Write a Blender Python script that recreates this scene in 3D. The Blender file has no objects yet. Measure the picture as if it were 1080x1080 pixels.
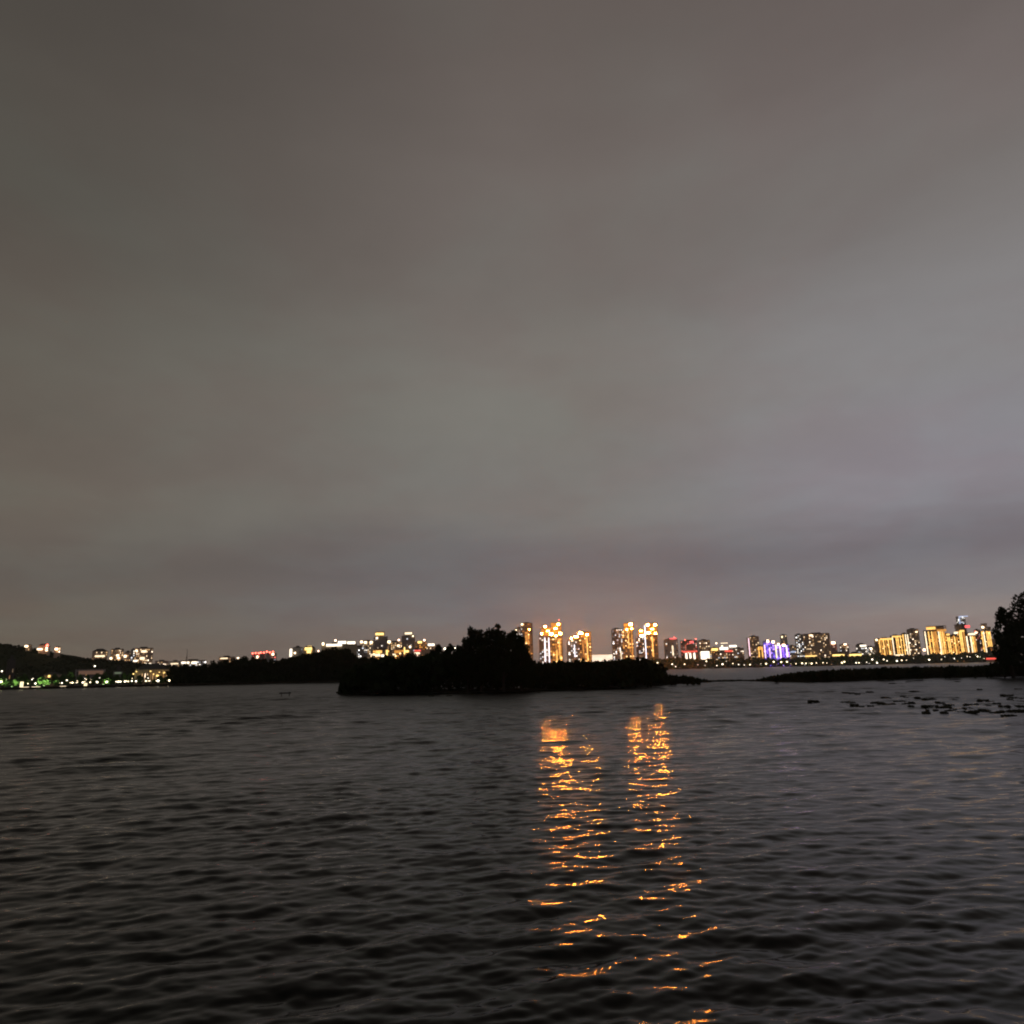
import bpy, math, random
import numpy as np
from mathutils import Matrix, Vector

random.seed(7)
rng = np.random.default_rng(11)
R = math.radians
scene = bpy.context.scene
COL = scene.collection

# ------------------------------------------------------------------ camera
CAM_H = 3.0
FPX = 760.0                       # focal length in pixels of the 1080 px photograph
PITCH = math.atan(168.0 / FPX)
ROLL = R(1.3)
f_ = np.array([0, math.cos(PITCH), math.sin(PITCH)])
u0 = np.array([0, -math.sin(PITCH), math.cos(PITCH)])
r0 = np.array([1.0, 0, 0])
r_ = r0 * math.cos(ROLL) - u0 * math.sin(ROLL)
u_ = u0 * math.cos(ROLL) + r0 * math.sin(ROLL)
EYE = np.array([0, 0, CAM_H])
cam = bpy.data.cameras.new('camera')
cam.sensor_width = 36.0
cam.sensor_height = 36.0
cam.sensor_fit = 'HORIZONTAL'
cam.lens = 36.0 * FPX / 1080.0
cam.clip_start = 0.1
cam.clip_end = 80000
camo = bpy.data.objects.new('camera', cam)
COL.objects.link(camo)
camo.matrix_world = Matrix(((r_[0], u_[0], -f_[0], EYE[0]), (r_[1], u_[1], -f_[1], EYE[1]),
                            (r_[2], u_[2], -f_[2], EYE[2]), (0, 0, 0, 1)))
scene.camera = camo


def ray(x, y):
    return f_ * FPX + r_ * (x - 540.0) - u_ * (y - 540.0)


def at(x, y, Y):
    """world point seen in the photograph at (x, y) whose forward distance is Y"""
    d = ray(x, y)
    return EYE + d * (Y / d[1])


def on_water(x, y, z=0.0):
    d = ray(x, y)
    return EYE + d * ((z - CAM_H) / d[2])


def horizon(x):
    return 708.0 - (x - 540.0) * math.tan(ROLL)


# ------------------------------------------------------------------ materials
def new_mat(name):
    m = bpy.data.materials.new(name)
    m.use_nodes = True
    nt = m.node_tree
    for n in list(nt.nodes):
        if n.type not in ('OUTPUT_MATERIAL', 'BSDF_PRINCIPLED'):
            nt.nodes.remove(n)
    return m, nt, nt.nodes['Principled BSDF']


def surf(name, c1, c2, scale=1.0, rough=0.8, detail=4, spec=0.3, metallic=0.0):
    """two-tone noise material"""
    m, nt, p = new_mat(name)
    tc = nt.nodes.new('ShaderNodeTexCoord')
    no = nt.nodes.new('ShaderNodeTexNoise')
    no.inputs['Scale'].default_value = scale
    no.inputs['Detail'].default_value = detail
    mx = nt.nodes.new('ShaderNodeMix')
    mx.data_type = 'RGBA'
    mx.inputs['A'].default_value = (*c1, 1)
    mx.inputs['B'].default_value = (*c2, 1)
    nt.links.new(tc.outputs['Object'], no.inputs['Vector'])
    nt.links.new(no.outputs['Fac'], mx.inputs['Factor'])
    nt.links.new(mx.outputs['Result'], p.inputs['Base Color'])
    p.inputs['Roughness'].default_value = rough
    p.inputs['Specular IOR Level'].default_value = spec
    p.inputs['Metallic'].default_value = metallic
    return m


def glow(name, col, strength, sample=True, base=None, vary=0.0, vscale=0.6):
    m, nt, p = new_mat(name)
    b = base or tuple(min(0.8, 0.3 + 0.4 * c) for c in col)
    p.inputs['Base Color'].default_value = (*b, 1)
    p.inputs['Roughness'].default_value = 0.5
    p.inputs['Emission Color'].default_value = (*col, 1)
    p.inputs['Emission Strength'].default_value = strength
    if vary:
        tc = nt.nodes.new('ShaderNodeTexCoord')
        no = nt.nodes.new('ShaderNodeTexNoise')
        no.inputs['Scale'].default_value = vscale
        mr = nt.nodes.new('ShaderNodeMapRange')
        mr.inputs['From Min'].default_value = 0.3
        mr.inputs['From Max'].default_value = 0.7
        mr.inputs['To Min'].default_value = strength * (1 - vary)
        mr.inputs['To Max'].default_value = strength * (1 + vary)
        nt.links.new(tc.outputs['Object'], no.inputs['Vector'])
        nt.links.new(no.outputs['Fac'], mr.inputs['Value'])
        nt.links.new(mr.outputs['Result'], p.inputs['Emission Strength'])
    m.cycles.emission_sampling = 'AUTO' if sample else 'NONE'
    return m


WALL = {
    'glass': surf('dark_curtain_wall', (.05, .045, .04), (.09, .08, .07), .25, rough=.4),
    'grey': surf('grey_render', (.48, .46, .43), (.6, .57, .53), .25),
    'dark': surf('dark_cladding', (.24, .225, .22), (.33, .31, .3), .25),
    'brown': surf('brown_render', (.5, .37, .28), (.62, .46, .35), .25),
    'beige': surf('beige_render', (.46, .37, .27), (.54, .44, .33), .25),
    'pink': surf('pink_render', (.44, .31, .28), (.52, .37, .33), .25),
    'cream': surf('cream_stone', (.45, .38, .28), (.55, .47, .35), .25),
}
ROOFM = surf('roof_felt', (.05, .05, .05), (.09, .085, .08), .5)
DARKGLASS = surf('dark_window_glass', (.012, .013, .016), (.02, .022, .026), .3, rough=.15, spec=.5)
METAL = surf('lamp_post_metal', (.06, .06, .06), (.10, .10, .10), 3, rough=.5, metallic=.6)
CONCRETE = surf('weathered_concrete', (.18, .17, .16), (.26, .25, .23), 1.5)

PAL = {}
def pal(name, cols):
    """lit-window materials of one kind of tower: each colour bright, ordinary and dim behind curtains"""
    PAL[name] = [glow('lit_window_' + name, c, k * (1.7 if name == 'gold' else 1.35), vary=.4, vscale=.9) for c, k in cols]
pal('warm', [((1, .72, .42), 1.3), ((1, .60, .26), .7), ((1, .80, .58), 2.4), ((1, .52, .20), .30), ((1, .66, .36), .16)])
pal('white', [((1, .90, .76), 1.6), ((.93, .95, 1), 1.1), ((1, .96, .9), 2.8), ((1, .76, .5), .4), ((.85, .88, 1), .18)])
pal('gold', [((1, .44, .08), 1.3), ((1, .40, .06), .75), ((1, .60, .24), 2.6), ((1, .32, .03), .38), ((1, .28, .02), .2)])
pal('mixed', [((1, .70, .38), 1.1), ((.9, .94, 1), .9), ((1, .85, .65), 2.2), ((1, .5, .18), .35), ((1, .6, .3), .16)])
pal('red', [((1, .14, .10), 1.0), ((1, .30, .22), .7), ((1, .70, .50), 1.2), ((.8, .85, 1), .4), ((1, .2, .15), .2)])
pal('violet', [((.24, .12, 1), 1.5), ((.14, .07, .9), .9), ((.45, .25, 1), 1.7), ((.08, .05, .7), .6), ((.06, .04, .5), .4)])

E = {
    'gold': glow('gold_light_strip', (1, .54, .13), 1.7, vary=.4, vscale=.12),
    'goldsoft': glow('amber_light_strip', (1, .42, .07), .75, vary=.4, vscale=.12),
    'cool': glow('cool_white_light_strip', (.92, .90, 1), 2.2, vary=.3, vscale=.15),
    'cream': glow('cream_light_strip', (1, .80, .52), 1.8, vary=.3, vscale=.15),
    'violet': glow('violet_light_strip', (.26, .10, 1), 2.2, vary=.3, vscale=.15),
    'pinkwhite': glow('pinkish_white_light_strip', (1, .66, .80), 2.2, vary=.2, vscale=.15),
    'redstrip': glow('red_light_strip', (1, .09, .06), 1.3),
    'white': glow('white_light_strip', (1, .86, .66), 2.4, vary=.2),
    'yellow': glow('yellow_light_strip', (1, .66, .20), 2.2, vary=.3),
    'blue': glow('pale_blue_light_strip', (.62, .72, 1), .75),
    'crown': glow('crown_floodlight', (1, .28, .028), 1000.0),
    'crownextra': glow('added_crown_lamp', (1, .26, .024), 320.0),  # extra lamps added to widen the amber streaks on the water
    'crowncore': glow('glowing_crown_core', (1, .34, .035), 1.0, vary=.9, vscale=.16),  # floodlit crown walls put in as a glowing surface
    'crownwhite': glow('white_roof_lamp', (1, .74, .46), 4.5),
    'peach': glow('peach_roof_lamp', (1, .62, .40), 7.0),
    'beacon': glow('red_beacon', (1, .10, .06), 9.0),
    'redhot': glow('red_sign_light', (1, .12, .12), 1.6),
    'globe': glow('lamp_globe_white', (1, .88, .66), 5.0),
    'globewarm': glow('lamp_globe_warm', (1, .80, .48), 5.0),
    'globegreen': glow('green_floodlight_lens', (.6, 1, .35), 6.0),
}


# ------------------------------------------------------------------ object helpers
def tag(o, label=None, cat=None, group=None, kind=None):
    if label: o['label'] = label
    if cat: o['category'] = cat
    if group: o['group'] = group
    if kind: o['kind'] = kind
    return o


def empty(name, loc=(0, 0, 0), rz=0.0, **kw):
    o = bpy.data.objects.new(name, None)
    o.location = loc
    o.rotation_euler = (0, 0, rz)
    o.empty_display_size = 0.5
    COL.objects.link(o)
    tag(o, **kw)
    return o


def link(name, me, parent=None, loc=None):
    o = bpy.data.objects.new(name, me)
    COL.objects.link(o)
    if parent is not None: o.parent = parent
    if loc is not None: o.location = loc
    return o


class MB:
    """collects simple solids into one mesh"""
    def __init__(s):
        s.v, s.f = [], []

    def box(s, x0, x1, y0, y1, z0, z1):
        b = len(s.v)
        s.v += [(x0, y0, z0), (x1, y0, z0), (x1, y1, z0), (x0, y1, z0), (x0, y0, z1), (x1, y0, z1), (x1, y1, z1), (x0, y1, z1)]
        s.f += [(b, b+3, b+2, b+1), (b+4, b+5, b+6, b+7), (b, b+1, b+5, b+4), (b+1, b+2, b+6, b+5), (b+2, b+3, b+7, b+6), (b+3, b, b+4, b+7)]
        return s

    def prism(s, pts, z0, z1, k=1.0):
        """plan polygon (counter-clockwise) extruded from z0 to z1, the top scaled by k about its centre"""
        b, n = len(s.v), len(pts)
        cx = sum(p[0] for p in pts) / n
        cy = sum(p[1] for p in pts) / n
        s.v += [(p[0], p[1], z0) for p in pts] + [(cx + (p[0]-cx)*k, cy + (p[1]-cy)*k, z1) for p in pts]
        s.f += [tuple(range(b+n-1, b-1, -1)), tuple(range(b+n, b+2*n))]
        s.f += [(b+i, b+(i+1) % n, b+n+(i+1) % n, b+n+i) for i in range(n)]
        return s

    def profile(s, pts, y0, y1):
        """front outline in x, z extruded in y"""
        b, n = len(s.v), len(pts)
        s.v += [(p[0], y0, p[1]) for p in pts] + [(p[0], y1, p[1]) for p in pts]
        s.f += [tuple(range(b, b+n)), tuple(range(b+2*n-1, b+n-1, -1))]
        s.f += [(b+(i+1) % n, b+i, b+n+i, b+n+(i+1) % n) for i in range(n)]
        return s

    def tube(s, pts, radii, n=6):
        base = len(s.v)
        for k, (p, r) in enumerate(zip(pts, radii)):
            p = Vector(p)
            a = Vector(pts[max(k-1, 0)])
            c = Vector(pts[min(k+1, len(pts)-1)])
            d = (c - a).normalized()
            e1 = d.cross(Vector((0.3, 0.9, 0.21))).normalized()
            e2 = d.cross(e1)
            for i in range(n):
                q = p + (e1 * math.cos(2*math.pi*i/n) + e2 * math.sin(2*math.pi*i/n)) * r
                s.v.append(tuple(q))
        for k in range(len(pts) - 1):
            for i in range(n):
                a = base + k*n + i
                b = base + k*n + (i+1) % n
                s.f.append((a, b, b+n, a+n))
        s.f.append(tuple(base + i for i in range(n-1, -1, -1)))
        e = base + (len(pts)-1)*n
        s.f.append(tuple(e + i for i in range(n)))
        return s

    def ball(s, c, r, n=8, m=6, sz=1.0):
        base = len(s.v)
        for j in range(m + 1):
            t = math.pi * j / m
            for i in range(n):
                a = 2*math.pi*i/n
                s.v.append((c[0] + r*math.sin(t)*math.cos(a), c[1] + r*math.sin(t)*math.sin(a), c[2] + r*sz*math.cos(t)))
        for j in range(m):
            for i in range(n):
                a = base + j*n + i
                b = base + j*n + (i+1) % n
                s.f.append((a, a+n, b+n, b))
        return s

    def mesh(s, name, mat):
        me = bpy.data.meshes.new(name)
        me.from_pydata(s.v, [], s.f)
        me.update()
        me.materials.append(mat)
        return me

    def build(s, name, mat, parent=None, loc=None):
        return link(name, s.mesh(name, mat), parent, loc)


def fast_mesh(name, v, quads, mat, smooth=False):
    me = bpy.data.meshes.new(name)
    n, q = len(v), len(quads)
    me.vertices.add(n)
    me.vertices.foreach_set('co', np.ascontiguousarray(v, dtype=np.float32).ravel())
    me.loops.add(q * 4)
    me.loops.foreach_set('vertex_index', np.ascontiguousarray(quads, dtype=np.int32).ravel())
    me.polygons.add(q)
    me.polygons.foreach_set('loop_start', np.arange(0, q*4, 4, dtype=np.int32))
    me.polygons.foreach_set('loop_total', np.full(q, 4, dtype=np.int32))
    if smooth:
        me.polygons.foreach_set('use_smooth', np.ones(q, dtype=bool))
    me.update(calc_edges=True)
    me.materials.append(mat)
    return me


def leaf_quads(c, size, flat=0.0, up=0.0):
    """a leaf-shaped quad at every point of c; up > 0 lengthens it upward like a blade"""
    n = len(c)
    a = rng.normal(size=(n, 3))
    if flat: a[:, 2] *= (1 - flat)
    if up: a[:, 2] = np.abs(a[:, 2]) + up
    a /= np.linalg.norm(a, axis=1)[:, None]
    b = rng.normal(size=(n, 3))
    if flat: b[:, 2] *= (1 - flat)
    b -= a * (a * b).sum(1)[:, None]
    b /= np.linalg.norm(b, axis=1)[:, None] + 1e-9
    s = (size * rng.uniform(.55, 1.35, size=n))[:, None]
    w = .22 if up else .42
    p = np.stack([c - a*s*.5, c + b*s*w, c + a*s*.5, c - b*s*w], axis=1).reshape(-1, 3)
    return p, np.arange(4*n).reshape(n, 4)


def blob_points(blobs, n):
    """points through ellipsoid clumps (x, y, z, r, squash), denser toward their skins"""
    bl = np.array(blobs, dtype=float)
    w = bl[:, 3] ** 2
    k = rng.choice(len(bl), size=n, p=w / w.sum())
    d = rng.normal(size=(n, 3))
    d /= np.linalg.norm(d, axis=1)[:, None]
    rr = rng.uniform(0.25, 1, size=n) ** .55
    rr *= rng.uniform(.9, 1.13, size=n)
    p = d * (rr * bl[k, 3])[:, None]
    p[:, 2] *= bl[k, 4]
    return p + bl[k, :3]


FOLIAGE = surf('dark_foliage', (.012, .02, .008), (.024, .036, .014), .8, rough=.9, spec=.1)
FOLIAGE_LIT = surf('lit_foliage', (.05, .10, .035), (.08, .14, .05), .8, rough=.8, spec=.15)  # lighter copy of the foliage, lamplight put into its green
BARK = surf('bark', (.03, .024, .018), (.06, .05, .04), 2.5, rough=.95, spec=.1)
REED = surf('reed_blades', (.02, .028, .012), (.045, .045, .02), .6, rough=.9, spec=.1)
SOIL = surf('dark_bank_soil', (.02, .018, .013), (.04, .036, .026), .3, rough=1, spec=.1)
HILLM = surf('wooded_hill_ground', (.015, .024, .012), (.03, .04, .018), .02, rough=1, spec=.05)
LAND = surf('city_ground', (.03, .032, .025), (.06, .06, .05), .02, rough=1, spec=.1)
WEED = surf('water_weed', (.03, .035, .022), (.09, .09, .06), 2, rough=.7, spec=.2)


def tree_proto(h, rad, n, leaf, nb=12, low=.22, mat=FOLIAGE, squash=.8, slim=False):
    """meshes (trunk with limbs, leafy crown) of one tree of height h"""
    blobs = []
    for i in range(nb):
        t = (i + .5) / nb
        z = h * (low + (0.93 - low) * t)
        if slim:
            ring = rad * (1.05 - t) ** .8
        else:
            ring = rad * math.sqrt(max(.05, 1 - (2*t - .85) ** 2)) * .72
        a = i * 2.4 + random.uniform(-.5, .5)
        rr = rad * random.uniform(.34, .56) * (1 - .35 * t)
        blobs.append((ring*math.cos(a), ring*math.sin(a), z + random.uniform(-.04, .04)*h, rr, squash))
    for k in range(3):
        blobs.append((random.uniform(-.2, .2)*rad, random.uniform(-.2, .2)*rad, h*(low + .22 + .19*k), rad*(.5 - .1*k), squash))
    blobs.append((random.uniform(-.15, .15)*rad, 0, h*.93, rad*.26, 1.0))
    pts = blob_points(blobs, n)
    v, q = leaf_quads(pts, leaf)
    crown = fast_mesh('crown', v, q, mat)
    mb = MB()
    r = h * .022
    mb.tube([(0, 0, -.3), (r*.6, 0, h*.25), (-r*.5, r, h*.55), (0, 0, h*.86)], [r*1.35, r, r*.65, r*.18], 7)
    for b in blobs[::2][:7]:
        z = max(h*.18, b[2] - h*.2)
        mb.tube([(0, 0, z), (b[0]*.5, b[1]*.5, z + (b[2]-z)*.6), (b[0]*.9, b[1]*.9, b[2])], [r*.5, r*.32, r*.1], 5)
    return mb.mesh('trunk', BARK), crown


def plant_tree(proto, loc, scale, rz, label, group=None, name='tree', cat='tree', tilt=0.0, wide=1.0):
    t = empty(name, loc, rz, label=label, cat=cat, group=group)
    t.rotation_euler = (tilt, 0, rz)
    t.scale = (scale*wide, scale*wide, scale)
    link('trunk', proto[0], t)
    link('crown', proto[1], t)
    return t


# ------------------------------------------------------------------ sky
def build_world():
    w = bpy.data.worlds.new('World')
    scene.world = w
    w.use_nodes = True
    nt = w.node_tree
    N, L = nt.nodes, nt.links
    bg = N['Background']
    bg.inputs['Strength'].default_value = 1.0
    tc = N.new('ShaderNodeTexCoord')
    sep = N.new('ShaderNodeSeparateXYZ')
    L.new(tc.outputs['Generated'], sep.inputs[0])

    def math_(op, a, b=None, c=None):
        n = N.new('ShaderNodeMath')
        n.operation = op
        for i, v in enumerate((a, b, c)):
            if v is None: continue
            if isinstance(v, (int, float)): n.inputs[i].default_value = v
            else: L.new(v, n.inputs[i])
        return n.outputs[0]

    def noise(vec, scale, detail=4, rough=.5, dist=0.0):
        n = N.new('ShaderNodeTexNoise')
        n.inputs['Scale'].default_value = scale
        n.inputs['Detail'].default_value = detail
        n.inputs['Roughness'].default_value = rough
        n.inputs['Distortion'].default_value = dist
        L.new(vec, n.inputs['Vector'])
        return n.outputs['Fac']

    x, y, z = sep.outputs
    zc = math_('MAXIMUM', z, 0.0)
    # height above the horizon, softly bent by drifting cloud
    k = math_('DIVIDE', 1.0, math_('ADD', zc, 0.16))
    comb = N.new('ShaderNodeCombineXYZ')
    L.new(math_('MULTIPLY', x, k), comb.inputs[0])
    L.new(math_('MULTIPLY', y, k), comb.inputs[1])
    comb.inputs[2].default_value = 3.7
    n1 = noise(comb.outputs[0], 0.55, 5, .52, .6)
    n2 = noise(comb.outputs[0], 1.7, 5, .55, .3)
    mp = N.new('ShaderNodeMapping')
    mp.inputs['Scale'].default_value = (2.2, 2.2, 16)
    L.new(tc.outputs['Generated'], mp.inputs['Vector'])
    n3 = noise(mp.outputs[0], 1.1, 5, .55, .4)
    el = math_('ADD', zc, math_('MULTIPLY', math_('SUBTRACT', n1, .5), .10))
    el = math_('ADD', el, math_('MULTIPLY', math_('SUBTRACT', n3, .5), .055))
    elm = N.new('ShaderNodeMapRange')
    elm.inputs['From Min'].default_value = 0.0
    elm.inputs['From Max'].default_value = 1.0
    L.new(el, elm.inputs['Value'])

    def ramp(stops, fac):
        r = N.new('ShaderNodeValToRGB')
        r.color_ramp.interpolation = 'EASE'
        cr = r.color_ramp
        while len(cr.elements) < len(stops): cr.elements.new(.5)
        for e, (p, c) in zip(cr.elements, stops):
            e.position = p
            lin = [((v/255 + .055)/1.055) ** 2.4 for v in c]
            e.color = (*lin, 1)
        L.new(fac, r.inputs[0])
        return r.outputs['Color']
    left = ramp([(0, (138, 118, 100)), (.05, (108, 98, 87)), (.12, (100, 94, 87)), (.2, (105, 98, 89)), (.33, (98, 92, 84)), (.55, (84, 80, 74)), (.75, (72, 69, 65)), (1, (64, 61, 58))], elm.outputs[0])
    mid = ramp([(0, (154, 134, 124)), (.035, (132, 120, 115)), (.085, (119, 114, 116)), (.14, (109, 106, 109)), (.22, (122, 119, 116)), (.36, (123, 119, 114)), (.55, (113, 107, 103)), (.75, (100, 93, 89)), (1, (86, 80, 77))], elm.outputs[0])
    right = ramp([(0, (180, 156, 145)), (.035, (148, 135, 132)), (.085, (129, 124, 128)), (.14, (118, 114, 120)), (.22, (138, 134, 141)), (.36, (135, 131, 133)), (.55, (116, 109, 107)), (.75, (100, 93, 90)), (1, (86, 80, 77))], elm.outputs[0])
    hyp = math_('SQRT', math_('ADD', math_('MULTIPLY', x, x), math_('ADD', math_('MULTIPLY', y, y), .04)))
    az = math_('DIVIDE', x, hyp)
    az = math_('ADD', az, math_('MULTIPLY', math_('SUBTRACT', n1, .5), .25))

    def mix(a, b, fac, mode='MIX'):
        m = N.new('ShaderNodeMix')
        m.data_type = 'RGBA'
        m.blend_type = mode
        for s, v in (('A', a), ('B', b)):
            if isinstance(v, tuple): m.inputs[s].default_value = v
            else: L.new(v, m.inputs[s])
        if isinstance(fac, float): m.inputs['Factor'].default_value = fac
        else: L.new(fac, m.inputs['Factor'])
        return m.outputs['Result']

    def mrange(v, a, b, c=0.0, d=1.0):
        m = N.new('ShaderNodeMapRange')
        m.interpolation_type = 'SMOOTHSTEP'
        for s, q in zip(('From Min', 'From Max', 'To Min', 'To Max'), (a, b, c, d)): m.inputs[s].default_value = q
        L.new(v, m.inputs['Value'])
        return m.outputs[0]
    c = mix(left, mid, mrange(az, -.68, .06))
    c = mix(c, right, mrange(az, .06, .5))
    # thin mottling of the cloud deck, warm and cool
    hue = mix((1.025, .985, .975, 1), (.975, 1.015, 1.0, 1), mrange(n2, .38, .62))
    c = mix(c, hue, .85, 'MULTIPLY')
    n5 = noise(comb.outputs[0], 5.5, 6, .6, .2)
    tone = mrange(math_('ADD', math_('MULTIPLY', n2, .72), math_('MULTIPLY', n5, .28)), .32, .68, .935, 1.06)
    tn = N.new('ShaderNodeVectorMath')
    tn.operation = 'SCALE'
    L.new(c, tn.inputs[0])
    L.new(tone, tn.inputs['Scale'])
    # behind the camera the lakeside is unlit: the cloud there has no town beneath it
    back = mrange(y, -.5, .35, .85, 1.0)
    tb = N.new('ShaderNodeVectorMath')
    tb.operation = 'SCALE'
    L.new(tn.outputs[0], tb.inputs[0])
    L.new(back, tb.inputs['Scale'])
    # the last of the daylight above the cloud
    sky = N.new('ShaderNodeTexSky')
    sky.sky_type = 'NISHITA'
    sky.sun_disc = False
    sky.sun_elevation = R(-6)
    sky.sun_rotation = R(40)
    sk = N.new('ShaderNodeVectorMath')
    sk.operation = 'SCALE'
    sk.inputs['Scale'].default_value = 0.05
    L.new(sky.outputs[0], sk.inputs[0])
    ad = N.new('ShaderNodeVectorMath')
    ad.operation = 'ADD'
    L.new(tb.outputs[0], ad.inputs[0])
    L.new(sk.outputs[0], ad.inputs[1])
    L.new(ad.outputs[0], bg.inputs['Color'])


build_world()


# ------------------------------------------------------------------ water
def water_material():
    m, nt, p = new_mat('lake_water')
    N, L = nt.nodes, nt.links
    p.inputs['Base Color'].default_value = (.0035, .004, .0035, 1)
    p.inputs['Roughness'].default_value = .035
    p.inputs['IOR'].default_value = 1.22
    p.inputs['Specular Tint'].default_value = (.90, .96, .84, 1)
    tc = N.new('ShaderNodeTexCoord')
    mp = N.new('ShaderNodeMapping')
    mp.inputs['Rotation'].default_value = (0, 0, R(-24))
    mp.inputs['Scale'].default_value = (.5, 1, 1)
    L.new(tc.outputs['Object'], mp.inputs['Vector'])
    geo = N.new('ShaderNodeNewGeometry')
    ln = N.new('ShaderNodeVectorMath')
    ln.operation = 'LENGTH'
    L.new(geo.outputs['Position'], ln.inputs[0])

    def mr(v, a, b, c, d):
        n = N.new('ShaderNodeMapRange')
        for s, q in zip(('From Min', 'From Max', 'To Min', 'To Max'), (a, b, c, d)): n.inputs[s].default_value = q
        L.new(v, n.inputs['Value'])
        return n.outputs[0]

    def noise(scale, detail, vec=None):
        n = N.new('ShaderNodeTexNoise')
        n.inputs['Scale'].default_value = scale
        n.inputs['Detail'].default_value = detail
        n.inputs['Roughness'].default_value = .5
        L.new(vec or mp.outputs[0], n.inputs['Vector'])
        return n.outputs['Fac']
    # ripples too small to see one by one roughen the open lake farther out
    L.new(mr(ln.outputs['Value'], 22, 84, .10, .28), p.inputs['Roughness'])
    # fine ripple everywhere, coarser chop over the open lake beyond the modelled waves
    b1 = N.new('ShaderNodeBump')
    b1.inputs['Strength'].default_value = 1.0
    L.new(noise(7.0, 2), b1.inputs['Height'])
    L.new(mr(ln.outputs['Value'], 5, 60, .0032, .012), b1.inputs['Distance'])
    b2 = N.new('ShaderNodeBump')
    b2.inputs['Strength'].default_value = 1.0
    L.new(noise(2.0, 3), b2.inputs['Height'])
    L.new(mr(ln.outputs['Value'], 10, 75, 0.0, .13), b2.inputs['Distance'])
    L.new(b1.outputs['Normal'], b2.inputs['Normal'])
    L.new(b2.outputs['Normal'], p.inputs['Normal'])
    return m


def build_water():
    fine = np.linspace(R(-47), R(47), 1380)
    coarse = np.linspace(R(47), R(313), 70)[1:-1]
    ang = np.concatenate([fine, coarse])
    rad = np.concatenate([np.linspace(.4, 4, 12)[:-1], np.exp(np.linspace(math.log(4), math.log(360), 1250)),
                          np.exp(np.linspace(math.log(390), math.log(12000), 30))])
    na, nr = len(ang), len(rad)
    A, Rr = np.meshgrid(ang, rad)
    X = Rr * np.sin(A)
    Y = Rr * np.cos(A)
    Z = np.zeros_like(X)
    step = np.gradient(rad)[:, None] * np.ones_like(A)
    # gusts: calmer and rougher patches
    gust = 1 + .28*np.sin(X*.055 + Y*.09 + 1) * np.sin(Y*.06 - X*.04) + .2*np.sin(X*.31 - Y*.17 + 2)*np.sin(Y*.23 + X*.12)
    wr = np.random.default_rng(5)
    nw = 130
    lam = np.exp(wr.uniform(math.log(.13), math.log(1.5), nw))
    head = np.where(wr.uniform(0, 1, nw) < .72, R(113) + wr.normal(0, R(20), nw), R(68) + wr.normal(0, R(20), nw))          # the wind blows in over the lake
    ph = wr.uniform(0, 2*math.pi, nw)
    rms = .124
    for l, h, p0 in zip(lam, head, ph):
        kx, ky = math.cos(h)*2*math.pi/l, math.sin(h)*2*math.pi/l
        wgt = 1.1 if l < .55 else .85
        slope = rms * math.sqrt(2.0/nw) * wgt
        fade = np.clip((l/step - 2.4)/2.4, 0, 1)
        th = kx*X + ky*Y + p0
        Z += slope * l/(2*math.pi) * fade * (np.sin(th) + .12*np.cos(2*th))
    # longer, lower waves farther out on the open lake, away from the lee of the near bank
    out = np.clip((Rr - 14) / 26, 0, 1)
    out = out*out*(3 - 2*out)
    nl = 44
    lam2 = np.exp(wr.uniform(math.log(1.5), math.log(6.0), nl))
    head2 = R(100) + wr.normal(0, R(26), nl)
    ph2 = wr.uniform(0, 2*math.pi, nl)
    for l, h, p0 in zip(lam2, head2, ph2):
        kx, ky = math.cos(h)*2*math.pi/l, math.sin(h)*2*math.pi/l
        fade = np.clip((l/step - 2.4)/2.4, 0, 1) * out
        Z += .085 * math.sqrt(2.0/nl) * l/(2*math.pi) * fade * np.sin(kx*X + ky*Y + p0)
    Z *= gust
    Z[np.abs(np.repeat(A[:1], nr, 0)) > R(47.5)] *= .3
    v = np.stack([X, Y, Z], axis=-1).reshape(-1, 3)
    i = np.arange(nr-1)[:, None] * na
    j = np.arange(na)[None, :]
    j2 = (j + 1) % na
    q = np.stack([i + j, i + na + j, i + na + j2, i + j2], axis=-1).reshape(-1, 4)
    # close the middle with one ring of points drawn to the centre
    q = q[:, ::-1]
    me = fast_mesh('water', v, q, water_material(), smooth=True)
    o = link('water', me)
    tag(o, kind='structure')


build_water()


# ------------------------------------------------------------------ land
def land(name, pts, z, mat, drop=1.5):
    """flat land with sloping banks: plan outline as ONE sheet plus its sides"""
    mb = MB()
    n = len(pts)
    mb.v += [(p[0], p[1], z) for p in pts] + [(p[0], p[1], -drop) for p in pts]
    mb.f.append(tuple(range(n)))
    mb.f += [(i, n+i, n+(i+1) % n, (i+1) % n) for i in range(n)]
    o = mb.build(name, mat)
    tag(o, kind='structure')
    return o


def xw(px, Y): return float(at(px, horizon(px), Y)[0])


Y_CITY, Y_SHORE = 1500.0, 1400.0
land('far_shore', [(xw(440, 1390), 1385), (xw(800, 1400), Y_SHORE), (xw(1300, 1400), Y_SHORE), (6000, 3000), (9000, 9000), (-9000, 9000), (-6000, 3000), (-1500, 1600)], 1.5, LAND)
land('wooded_bank', [(-1500, 300), (xw(-60, 325), 318), (xw(60, 325), 322), (xw(178, 325), 324), (xw(185, 320), 318), (xw(270, 322), 322), (xw(360, 324), 326), (xw(470, 330), 332), (xw(500, 420), 420), (xw(440, 1200), 1200), (-3000, 1200)], .9, SOIL)


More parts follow.
